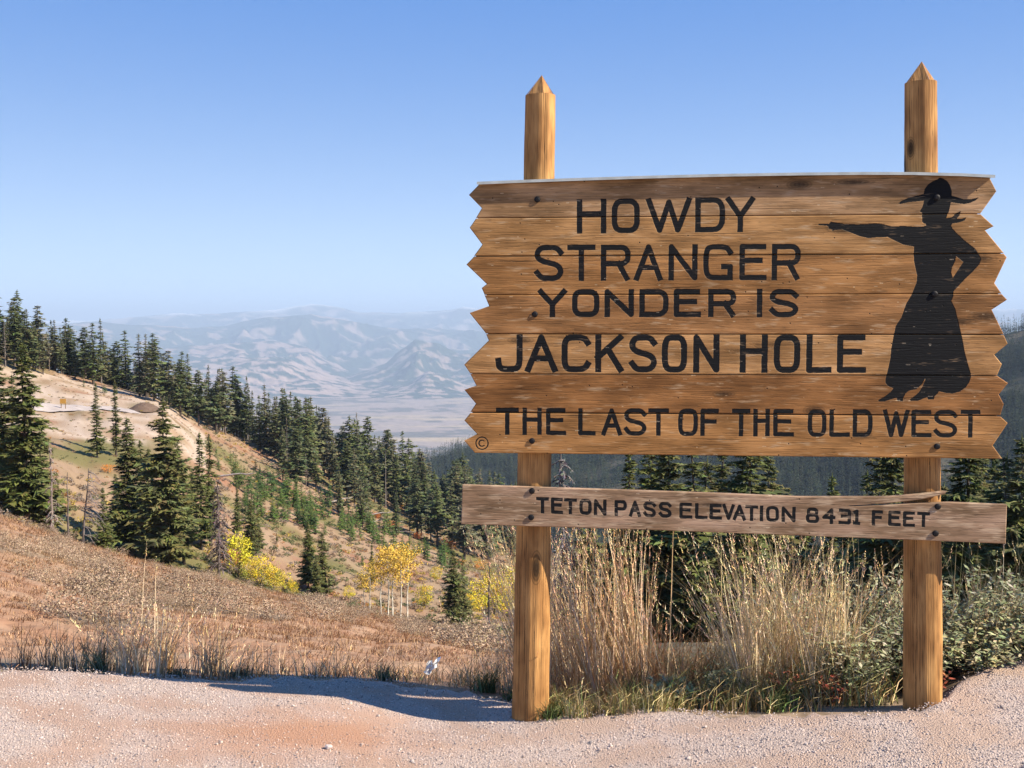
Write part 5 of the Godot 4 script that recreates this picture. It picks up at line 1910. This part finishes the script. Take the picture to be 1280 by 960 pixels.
	plant_tree("dead_conifer", on_land(GREY_TRUNK[0], GREY_TRUNK[1]), GREY_TRUNK[2], gt[1], gt[0], "pale grey dead conifer right of the big dark one at the left edge", "", 1.0)
	var ts := dead_tree(36, 14, 0.07, Color(0.17, 0.14, 0.13), false, false)
	plant_tree("dead_snag", on_land(THIN_SNAG[0], THIN_SNAG[1]), THIN_SNAG[2], ts[1], ts[0], "thin straight dead snag left of the leaning one", "", 1.0)
	var bt := dead_tree(37, 110, 0.17, Color(0.20, 0.18, 0.17), false, true)
	plant_tree("bare_tree", on_land(BARE_TREE[0], BARE_TREE[1]), BARE_TREE[2], bt[1], bt[0], "bare grey twiggy tree behind the left post", "", 1.0)
	var dk := dead_tree(38, 30, 0.10, Color(0.10, 0.085, 0.08), false, false)
	plant_tree("dead_snag", on_land(DARK_SNAG[0], DARK_SNAG[1]), DARK_SNAG[2], dk[1], dk[0], "thin dark snag just left of the sign's left post", "", 2.0)
	for p in [POLE_A, POLE_B]:
		var pl := dead_tree(39 + int(p[0]), 12, 0.05, Color(0.34, 0.30, 0.28), false, false)
		plant_tree("white_snag", on_land(p[0], p[1]), p[2], pl[1], pl[0], "bleached white pole of a dead tree in the %s of the ridge row" % ("middle" if p == POLE_A else "right half"), "", 1.0, 0.6)

func build_slope_details() -> void:
	# low dry growth covering the near slope
	rng.seed = 55
	var tufts := []
	for v in 3:
		var r := RandomNumberGenerator.new()
		r.seed = 700 + v
		var bag := Bag.new()
		for k in 22:
			var q := Vector3(r.randfn() * 0.10, -0.02, r.randfn() * 0.10)
			var f := r.randf_range(0.7, 1.25)
			blade(bag, q, r.randf_range(0.08, 0.26), r.randf() * TAU, r.randf_range(0.1, 0.7), r.randf_range(0.008, 0.018), Color(f, f * r.randf_range(0.9, 1.05), f * r.randf_range(0.85, 1.1)), 2)
		tufts.append(bag.mesh(M.straw))
	for v in 3:
		var spots := []
		var tints := []
		for k in 5200:
			var a := rng.randf_range(-0.78, 0.02)
			var d := 5.9 * pow(60.0 / 5.4, pow(rng.randf(), 0.55))
			var x := sin(a) * d
			var z := -cos(a) * d
			if d < edge_of(a) + 0.15: continue
			var s := rng.randf_range(0.45, 1.0) * (0.24 + 0.55 * clampf(d / 30.0, 0.0, 1.3))
			spots.append(Transform3D(Basis(Vector3.UP, rng.randf() * TAU).scaled(Vector3(s * 1.2, s * 0.8, s * 1.2)), on_land(x, z)))
			var c := hill_color(x, z, d, a)
			tints.append(mixc(c, Color(0.42, 0.27, 0.155), 0.5) * rng.randf_range(1.1, 1.8))
		scatter("dry_grass", tufts[v], spots, tints, "rusty dry grass carpeting the near slope", "grass")
	# sagebrush in drifts
	var sage := leaf_cloud(720, 30, 26, Vector3(0.30, 0.15, 0.30), Vector3(0, 0.14, 0), 0.011, [Color(0.31, 0.235, 0.165), Color(0.26, 0.19, 0.13), Color(0.34, 0.265, 0.19)], 0.2).mesh(M.leaf)
	var sp := []
	var st := []
	for k in 7000:
		var a := rng.randf_range(-0.78, 0.05)
		var d := 6.5 * pow(58.0 / 6.5, pow(rng.randf(), 0.6))
		var x := sin(a) * d
		var z := -cos(a) * d
		if patchy.get_noise_2d(x * 2.6, z * 2.6) + clampf(a + 0.3, 0.0, 0.3) * 0.3 < 0.22 or rng.randf() < 0.62: continue
		var s := rng.randf_range(0.5, 1.25)
		sp.append(Transform3D(Basis(Vector3.UP, rng.randf() * TAU).scaled(Vector3(s, s, s)), on_land(x, z)))
		var f := rng.randf_range(0.75, 1.3)
		st.append(Color(f, f * 0.97, f * 0.95))
	scatter("sagebrush", sage, sp, st, "grey sagebrush in drifts across the near slope", "shrubs")
	# scrub on the opposite slope
	sp = []
	st = []
	var scrub := leaf_cloud(730, 14, 10, Vector3(0.5, 0.28, 0.5), Vector3(0, 0.25, 0), 0.07, [Color(1, 1, 1), Color(0.8, 0.8, 0.8)], 0.2).mesh(M.leaf)
	for k in 9000:
		var a := rng.randf_range(-0.56, 0.06)
		var d := rng.randf_range(68.0, 250.0)
		var x := sin(a) * d
		var z := -cos(a) * d
		var q := patchy.get_noise_2d(x * 0.35 + 50.0, z * 0.35)
		var bench := a < -0.3 and d > 120.0
		if bench and rng.randf() < 0.35: continue
		var s := rng.randf_range(0.35, 1.0) * (0.45 if bench else 1.0)
		sp.append(Transform3D(Basis(Vector3.UP, rng.randf() * TAU).scaled(Vector3(s * 1.2, s, s * 1.2)), on_land(x, z)))
		var c: Color = Color(0.30, 0.20, 0.12)
		var u := rng.randf()
		if u < 0.10: c = Color(0.45, 0.33, 0.06)
		elif u < 0.30 + q * 0.6: c = Color(0.105, 0.13, 0.045)
		elif u < 0.5: c = Color(0.25, 0.20, 0.16)
		elif u < 0.56: c = Color(0.42, 0.19, 0.06)
		st.append(c * rng.randf_range(0.8, 1.25))
	scatter("scrub", scrub, sp, st, "low brown and green scrub on the opposite slope", "shrubs")
	# the pullout on the far slope: heap of dark gravel, road sign, strip of road, pale boulders
	var heap_at := func(r: int, c: int) -> Array:
		var a := TAU * c / 36.0
		var f := r / 10.0
		var rad := 3.1 * f * (1.0 + 0.08 * fine.get_noise_2d(cos(a) * 20.0, sin(a) * 20.0))
		var y := 1.45 * (1.0 - f * f * (1.6 - 0.6 * f)) + 0.10 * fine.get_noise_2d(cos(a) * rad * 14.0, sin(a) * rad * 14.0)
		return [Vector3(cos(a) * rad, y - 0.1, sin(a) * rad * 0.9), mixc(Color(0.11, 0.075, 0.055), Color(0.17, 0.12, 0.09), 0.5 + fine.get_noise_2d(rad * 30.0, a * 40.0))]
	var heap := top_mesh("gravel_heap", grid(11, 37, heap_at, M.turf), on_land(-63.4, -172.0) + Vector3(0, 0.15, 0))
	tag(heap, "rounded heap of dark brown gravel beside the pullout on the far slope", "gravel heap")
	var rd := Bag.new()
	var line := [Vector2(-88.0, -150.0), Vector2(-80.0, -155.0), Vector2(-73.0, -159.0), Vector2(-67.0, -165.0), Vector2(-64.5, -169.0)]
	var road_at := func(r: int, c: int) -> Array:
		var f := r / 60.0 * (line.size() - 1.001)
		var k := int(f)
		var p: Vector2 = (line[k] as Vector2).lerp(line[k + 1], f - k)
		var nrm := Vector2(0.75, 0.66)
		var q: Vector2 = p - nrm * (c - 3.0) * 1.1
		return [Vector3(q.x, land(q.x, q.y) + 0.16, q.y), Color(0.40, 0.35, 0.32) * (1.0 + 0.2 * fine.get_noise_2d(q.x * 9.0, q.y * 9.0))]
	structure("dirt_road", grid(61, 7, road_at, M.gravel))
	var ys := thing("road_sign", on_land(-71.4, -158.6), "tiny orange-brown board on posts beside the far dirt road", "road sign")
	var bd := Bag.new()
	var box := BoxMesh.new()
	box.size = Vector3(0.95, 0.75, 0.06)
	box.material = mat(0.7, Color(0.45, 0.24, 0.05))
	part("panel", box, ys, Vector3(0, 1.35, 0))
	var leg := BoxMesh.new()
	leg.size = Vector3(0.09, 1.6, 0.09)
	leg.material = mat(0.9, Color(0.18, 0.11, 0.06))
	for s in [-0.34, 0.34]: part("leg", leg, ys, Vector3(s, 0.6, -0.08))
	# fallen bleached logs below the ridge trees
	rng.seed = 91
	var log_mesh := trunk_mesh(0.035, 0.012, 1.0, Color(0.50, 0.44, 0.40), 17, 5, 0.01)
	for k in 9:
		var a: float = [-0.155, -0.148, -0.142, -0.135, -0.128, -0.18, -0.165, -0.29, -0.12][k]
		var d: float = [205, 203, 200, 198, 204, 206, 212, 158, 196][k]
		var o := top_mesh("fallen_log", log_mesh, on_land(sin(a) * d, -cos(a) * d) + Vector3(0, 0.2, 0))
		o.scale = Vector3.ONE * rng.randf_range(4.0, 7.5)
		o.rotation = Vector3(1.45, rng.randf_range(0.6, 2.4), 0.1)
		tag(o, "bleached fallen log lying below the ridge trees", "log", "bleached fallen logs")

# ---------------------------------------------------------------- foreground
func build_foreground() -> void:
	# loose stones of the lot
	rng.seed = 5
	for v in 4:
		var pebble := stone_mesh(40 + v)
		var spots := []
		var tints := []
		for k in 38000:
			var a := rng.randf_range(-0.80, 0.80)
			var d := sqrt(rng.randf_range(3.2 * 3.2, 5.4 * 5.4))
			if d > edge_of(a) - 0.02: continue
			var x := sin(a) * d
			var z := -cos(a) * d
			var p := patchy.get_noise_2d(x * 26.0, z * 40.0)
			var red := exp(-pow((x + 0.85) / 0.5, 2.0) - pow((z + 3.98) / 0.22, 2.0))
			if rng.randf() < clampf(0.25 + p * 1.6, 0.0, 0.75) or rng.randf() < red * 0.6: continue
			var s := 0.0016 + 0.0030 * pow(rng.randf(), 2.5)
			if rng.randf() < 0.010: s *= rng.randf_range(1.5, 2.8)
			var b := Basis.from_euler(Vector3(rng.randf_range(-0.5, 0.5), rng.randf() * TAU, rng.randf_range(-0.5, 0.5))).scaled(Vector3.ONE * s)
			spots.append(Transform3D(b, Vector3(x, pad_height(x, z) + 0.004 + s * 0.35, z)))
			var f := rng.randf_range(0.55, 1.2)
			var warm := rng.randf()
			tints.append(mixc(Color(0.51, 0.435, 0.39), Color(0.47, 0.345, 0.275), warm * 0.8 + red) * f if rng.randf() > 0.07 else Color(0.17, 0.15, 0.15))
		scatter("gravel", pebble, spots, tints, "loose pinkish grey gravel strewn over the lot", "gravel")
	var st := top_mesh("stone", stone_mesh(3, Color(0.46, 0.38, 0.34)), Vector3(-0.72, pad_height(-0.72, -3.83) + 0.012, -3.83))
	st.scale = Vector3(0.016, 0.014, 0.014)
	tag(st, "small pale stone casting a shadow on the reddish gravel", "stone")
	# grasses: linear base colours of dry and green blades
	var straw := [Color(0.76, 0.56, 0.35), Color(0.70, 0.48, 0.28), Color(0.80, 0.64, 0.44), Color(0.62, 0.39, 0.21)]
	var rust := [Color(0.56, 0.32, 0.17), Color(0.64, 0.42, 0.24), Color(0.70, 0.50, 0.30), Color(0.48, 0.25, 0.13)]
	var dark := [Color(0.15, 0.11, 0.09), Color(0.22, 0.16, 0.12), Color(0.30, 0.21, 0.13)]
	var green := [Color(0.10, 0.16, 0.05), Color(0.16, 0.20, 0.08), Color(0.22, 0.24, 0.10)]
	var palegreen := [Color(0.20, 0.24, 0.15), Color(0.28, 0.30, 0.20), Color(0.16, 0.22, 0.12)]
	var clumps := [
		# label, x, z, size x, size z, count, lo, hi, colours, bow, width, heads, lean, clumpy
		["tall straw-coloured grass leaning left between the posts, beside the left post", 0.40, -4.76, 0.66, 0.58, 900, 0.40, 1.02, straw, Vector2(0.02, 0.22), 0.0036, 0.75, Vector3(-0.26, 0, 0), 0.8],
		["rusty underlayer of the tall grass beside the left post", 0.45, -4.70, 0.85, 0.55, 900, 0.15, 0.5, rust, Vector2(0.1, 0.7), 0.004, 0.1, Vector3(-0.15, 0, 0), 0.3],
		["pale bushy dry grass between the posts, beside the right post", 1.30, -4.60, 0.58, 0.52, 1050, 0.28, 0.92, [Color(0.82, 0.66, 0.46), Color(0.75, 0.58, 0.36), Color(0.68, 0.52, 0.30)], Vector2(0.05, 0.62), 0.0042, 0.5, Vector3(-0.16, 0, 0.03), 0.75],
		["green and tan undergrowth beneath the pale bushy grass", 1.15, -4.45, 0.95, 0.50, 1100, 0.10, 0.36, [Color(0.30, 0.27, 0.13), Color(0.18, 0.22, 0.08), Color(0.50, 0.38, 0.2), Color(0.42, 0.26, 0.12)], Vector2(0.2, 0.9), 0.005, 0.05, Vector3.ZERO, 0.4],
		["yellowed short grass at the foot of the left post", 0.33, -4.20, 0.62, 0.26, 900, 0.06, 0.19, [Color(0.55, 0.44, 0.20), Color(0.62, 0.50, 0.26), Color(0.32, 0.33, 0.12)], Vector2(0.2, 0.9), 0.0035, 0.0, Vector3.ZERO, 0.5],
		["straw grass with tall stalks on the left edge of the lot", -1.78, -4.98, 0.62, 0.40, 470, 0.12, 0.46, straw, Vector2(0.05, 0.7), 0.0044, 0.4, Vector3(0.1, 0, 0), 0.8],
		["dark withered grass clump on the left edge of the lot", -2.22, -4.98, 0.36, 0.26, 210, 0.08, 0.34, dark + straw, Vector2(0.1, 0.6), 0.0045, 0.1, Vector3.ZERO, 0.5],
		["thin dark weeds at the far left of the lot's edge", -2.52, -5.0, 0.3, 0.22, 110, 0.08, 0.30, dark + rust, Vector2(0.1, 0.6), 0.004, 0.2, Vector3.ZERO, 0.5],
		["low straw grass left of the shadow along the lot's edge", -1.20, -5.0, 0.75, 0.45, 360, 0.05, 0.22, straw, Vector2(0.1, 0.8), 0.004, 0.15, Vector3.ZERO, 0.35],
		["low tangled dry grass behind the sign's shadow", -0.55, -5.05, 0.95, 0.62, 620, 0.04, 0.20, straw + rust + straw, Vector2(0.15, 1.0), 0.004, 0.1, Vector3.ZERO, 0.3],
		["dry grass and stalks just left of the left post", -0.02, -5.1, 0.5, 0.7, 380, 0.10, 0.34, straw, Vector2(0.1, 0.8), 0.004, 0.2, Vector3.ZERO, 0.3],
		["dry grass standing among the shrubs behind the right post", 2.3, -4.85, 1.9, 0.7, 1000, 0.2, 0.72, [Color(0.70, 0.56, 0.36), Color(0.6, 0.48, 0.28), Color(0.3, 0.30, 0.14)], Vector2(0.05, 0.6), 0.004, 0.25, Vector3.ZERO, 0.4],
	]
	clumps.append_array([
		["low rusty and green growth in the gap between the two tall straw clumps", 0.88, -5.0, 0.7, 0.7, 1300, 0.08, 0.34, rust + [Color(0.22, 0.24, 0.11), Color(0.3, 0.28, 0.14)], Vector2(0.1, 0.9), 0.0045, 0.1, Vector3.ZERO, 0.6],
		["short mixed grass along the gravel between the posts", 0.88, -4.27, 1.5, 0.30, 1500, 0.04, 0.21, [Color(0.60, 0.48, 0.27), Color(0.66, 0.52, 0.32), Color(0.20, 0.25, 0.09), Color(0.52, 0.34, 0.18)], Vector2(0.2, 0.9), 0.004, 0.05, Vector3.ZERO, 0.75],
		["short dry grass fringing the gravel behind the sign's shadow", -0.75, -4.93, 1.5, 0.26, 420, 0.03, 0.12, straw + palegreen, Vector2(0.2, 1.0), 0.0038, 0.0, Vector3.ZERO, 0.45],
		["short dry grass fringing the gravel at the left", -2.1, -4.70, 1.6, 0.40, 380, 0.03, 0.10, rust + dark, Vector2(0.2, 1.0), 0.0038, 0.0, Vector3.ZERO, 0.45]])
	var n := 0
	for c in clumps:
		var mid := Vector3(c[1], land(c[1], c[2]), c[2])
		var o := top_mesh("dry_grass_clump", grass_patch(800 + n, mid, Vector2(c[3], c[4]), c[5], c[6], c[7], c[8], c[9], c[10], c[11], c[12], c[13]), mid)
		tag(o, c[0], "grass", "", "stuff")
		n += 1
	# single long stalks that stand out
	for q in [[-1.86, -4.92, 0.68, 0.04, "tallest straw stalk at the left of the lot's edge"], [-1.80, -4.95, 0.60, 0.02, "straight straw stalk right of the tallest one at left"], [-2.02, -4.96, 0.62, -0.10, "straw stalk leaning left at the left of the lot's edge"], [-1.72, -4.95, 0.52, 0.12, "straw stalk leaning right at the left of the lot's edge"], [-2.31, -4.98, 0.34, 0.04, "lone pale stalk by the dark withered clump"], [-1.36, -5.0, 0.46, -0.08, "pale stalk rising alone right of the straw clump"], [-0.93, -5.1, 0.56, -0.03, "long pale stalk in front of the sage slope"], [-1.08, -5.0, 0.30, 0.1, "short pale stalk left of the sign's shadow"], [-0.12, -5.0, 0.52, -0.30, "stalk leaning left toward the aspens"], [0.0, -5.1, 0.55, 0.16, "stalk leaning right in front of the left post"]]:
		var bag := Bag.new()
		var r := RandomNumberGenerator.new()
		r.seed = int(absf(q[0]) * 1000)
		var tip := blade(bag, Vector3.ZERO, q[2], PI if q[3] < 0 else 0.0, absf(q[3]), 0.0085, Color(0.80, 0.62, 0.40), 6, Vector3(q[3] * 0.6, 0, 0))
		seed_head(bag, tip, Vector3(q[3] * 0.5, 1, 0).normalized(), 0.07, r, Color(0.62, 0.45, 0.25))
		var o := top_mesh("straw_stalk", bag.mesh(M.straw), on_land(q[0], q[1]))
		tag(o, q[4], "stalk", "long straw stalks")
	# green tussocks that can be told apart
	for q in [[0.16, -4.16, 0.12, green, "dark green tussock at the base of the left post"], [0.62, -4.18, 0.13, [Color(0.30, 0.32, 0.12), Color(0.46, 0.40, 0.18)], "yellow-green tussock jutting onto the gravel between the posts"], [1.12, -4.18, 0.17, green, "deep green tussock midway between the posts"], [0.55, -4.4, 0.22, green, "green blades behind the yellow-green tussock"], [-2.04, -4.86, 0.20, palegreen, "pale green tussock below the dark withered clump"], [-1.66, -4.86, 0.09, palegreen, "small pale green tuft left of the sign's shadow"], [-0.12, -4.72, 0.17, green, "green tussock left of the left post"], [-0.62, -4.86, 0.12, palegreen, "pale green tuft behind the sign's shadow"], [-1.36, -4.9, 0.10, palegreen, "pale green tuft right of the straw clump"], [0.92, -4.28, 0.15, [Color(0.34, 0.32, 0.14), Color(0.5, 0.42, 0.2)], "pale tussock left of the deep green one"], [0.02, -4.55, 0.12, green, "short green tuft behind the left post"]]:
		var bag := Bag.new()
		var r := RandomNumberGenerator.new()
		r.seed = 900 + n
		n += 1
		for k in 120:
			blade(bag, Vector3(r.randfn() * 0.030, -0.012, r.randfn() * 0.022), q[2] * r.randf_range(0.5, 1.15), r.randf() * TAU, r.randf_range(0.2, 1.0), 0.0052, pick(r, q[3]), 3)
		var o := top_mesh("grass_tussock", bag.mesh(M.straw), on_land(q[0], q[1]) + Vector3(0, 0.03 if Vector2(q[0], q[1]).length() < edge_of(atan2(q[0], -q[1])) else 0.0, 0))
		tag(o, q[4], "grass tussock", "green tussocks at the lot's edge")
	# leafy herbs and low shrubs behind the right post
	var shrub_cols := [Color(0.20, 0.22, 0.12), Color(0.27, 0.28, 0.17), Color(0.40, 0.37, 0.25), Color(0.16, 0.18, 0.09)]
	var red_cols := [Color(0.25, 0.06, 0.04), Color(0.20, 0.09, 0.05), Color(0.35, 0.15, 0.07)]
	for q in [[1.98, -4.70, 0.48, 0.26, 0, "grey-green leafy shrub right of the right post"], [2.28, -4.80, 0.50, 0.30, 0, "grey-green leafy shrub at the right edge of the picture"], [2.12, -4.55, 0.30, 0.26, 1, "low bright leafy shrub at the gravel's edge on the right"], [1.80, -4.52, 0.38, 0.2, 0, "leafy shrub close behind the right post"], [2.45, -4.62, 0.34, 0.28, 1, "low leafy shrub cut by the right edge"], [1.52, -4.42, 0.34, 0.16, 0, "leafy shrub left of the right post"], [1.40, -4.30, 0.17, 0.07, 2, "small red-leaved herb left of the right post"], [1.22, -4.36, 0.19, 0.08, 2, "red-leaved herb under the pale bushy grass"], [1.86, -4.35, 0.16, 0.10, 2, "small reddish herb right of the right post's foot"], [0.98, -4.46, 0.15, 0.12, 1, "low leafy plant in the middle between the posts"], [0.72, -4.36, 0.12, 0.10, 1, "low leafy plant behind the yellow-green tussock"], [2.0, -5.3, 0.6, 0.35, 0, "taller grey-green shrub farther behind the right post"], [1.5, -5.2, 0.5, 0.3, 0, "grey-green shrub behind the pale bushy grass"], [2.75, -4.9, 0.45, 0.32, 0, "grey-green shrub just beyond the right edge"], [3.1, -4.8, 0.36, 0.3, 1, "low leafy shrub beyond the right edge"], [3.5, -4.9, 0.42, 0.34, 0, "outermost grey-green shrub on the right"]]:
		var cols: Array = [shrub_cols, [Color(0.24, 0.28, 0.13), Color(0.34, 0.34, 0.19), Color(0.44, 0.36, 0.20)], red_cols][q[4]]
		var o := top_mesh("leafy_shrub", leafy_mesh(950 + n, 90 if q[4] < 2 else 9, q[2], q[3], 0.036 if q[4] < 2 else 0.03, cols, Color(0.22, 0.15, 0.10)), on_land(q[0], q[1]))
		n += 1
		tag(o, q[5], "shrub", "leafy plants by the right post")
	# a crumpled scrap of white paper
	var pb := Bag.new()
	var pr := RandomNumberGenerator.new()
	pr.seed = 8
	var gridp := []
	for y in 6:
		for x in 5:
			gridp.append(Vector3((x - 2) * 0.014 + (y * 0.007) + pr.randf_range(-0.006, 0.006), y * 0.016 + pr.randf_range(-0.005, 0.005) + absf(x - 2) * 0.004, pr.randf_range(-0.016, 0.016)))
	for y in 5:
		for x in 4:
			var k := y * 5 + x
			if (y == 4 and x < 2) or (y == 0 and x > 2): continue
			pb.quad(gridp[k], gridp[k + 5], gridp[k + 6], gridp[k + 1])
	var pp := top_mesh("paper_scrap", pb.mesh(M.paper), Vector3(-0.425, land(-0.425, -5.02) + 0.03, -5.02))
	tag(pp, "crumpled scrap of white paper caught in the dry grass", "litter")

func stone_mesh(sd: int, col := Color.WHITE) -> ArrayMesh:
	var bag := Bag.new()
	var r := RandomNumberGenerator.new()
	r.seed = sd
	var pts := []
	var g := (1.0 + sqrt(5.0)) / 2.0
	for q in [[-1, g, 0], [1, g, 0], [-1, -g, 0], [1, -g, 0], [0, -1, g], [0, 1, g], [0, -1, -g], [0, 1, -g], [g, 0, -1], [g, 0, 1], [-g, 0, -1], [-g, 0, 1]]:
		var p := Vector3(q[0], q[1], q[2]).normalized() * r.randf_range(0.7, 1.15)
		pts.append(Vector3(p.x * 1.2, p.y * 0.75, p.z))
	for f in [[0, 11, 5], [0, 5, 1], [0, 1, 7], [0, 7, 10], [0, 10, 11], [1, 5, 9], [5, 11, 4], [11, 10, 2], [10, 7, 6], [7, 1, 8], [3, 9, 4], [3, 4, 2], [3, 2, 6], [3, 6, 8], [3, 8, 9], [4, 9, 5], [2, 4, 11], [6, 2, 10], [8, 6, 7], [9, 8, 1]]:
		bag.tri(pts[f[0]], pts[f[2]], pts[f[1]], col)
	return bag.mesh(M.stone)

func _ready() -> void:
	# camera
	var cam := Camera3D.new()
	cam.fov = rad_to_deg(2.0 * atan(480.0 / 1250.0))
	cam.position = Vector3(0, 1.65, 0)
	cam.rotation.x = -atan(70.0 / 1250.0)
	cam.near = 0.05
	cam.far = 90000.0
	add_child(cam)
	cam.current = true
	# sky and air
	var sky_mat := ProceduralSkyMaterial.new()
	sky_mat.sky_top_color = Color(0.022, 0.118, 0.365).linear_to_srgb()
	sky_mat.sky_horizon_color = Color(0.45, 0.585, 0.71).linear_to_srgb()
	sky_mat.sky_curve = 0.094
	sky_mat.ground_bottom_color = Color(0.58, 0.54, 0.50)
	sky_mat.ground_horizon_color = Color(0.64, 0.74, 0.86)
	sky_mat.sky_energy_multiplier = 0.96
	sky_mat.ground_energy_multiplier = 0.8
	sky_mat.sun_angle_max = 12.0
	sky_mat.sun_curve = 0.1
	var sky := Sky.new()
	sky.sky_material = sky_mat
	var env := Environment.new()
	env.background_mode = Environment.BG_SKY
	env.sky = sky
	env.tonemap_mode = Environment.TONE_MAPPER_LINEAR
	env.tonemap_exposure = 2.18
	env.fog_enabled = true
	env.fog_density = 0.00008
	env.fog_light_color = Color(0.82, 0.905, 1.0)
	env.sdfgi_enabled = true
	env.ssao_enabled = true
	env.ssil_enabled = true
	var we := WorldEnvironment.new()
	we.environment = env
	add_child(we)
	# sun: high on the right and a little in front of the sign
	var sun := DirectionalLight3D.new()
	sun.light_energy = 1.6
	sun.light_color = Color(1.0, 0.955, 0.88)
	sun.light_angular_distance = 0.5
	sun.shadow_enabled = true
	add_child(sun)
	sun.look_at_from_position(Vector3(1.0, 0.83, 0.33) * 50.0, Vector3.ZERO)
	bump.seed = 1
	bump.frequency = 0.05
	bump.fractal_octaves = 4
	patchy.seed = 2
	patchy.frequency = 0.09
	patchy.fractal_octaves = 4
	fine.seed = 3
	fine.frequency = 0.5
	fine.fractal_octaves = 3
	make_materials()
	var t0 := Time.get_ticks_msec()
	build_land()
	build_distance()
	print("land ", Time.get_ticks_msec() - t0)
	build_sign()
	print("sign ", Time.get_ticks_msec() - t0)
	build_trees()
	print("trees ", Time.get_ticks_msec() - t0)
	build_slope_details()
	build_foreground()
	print("all ", Time.get_ticks_msec() - t0)
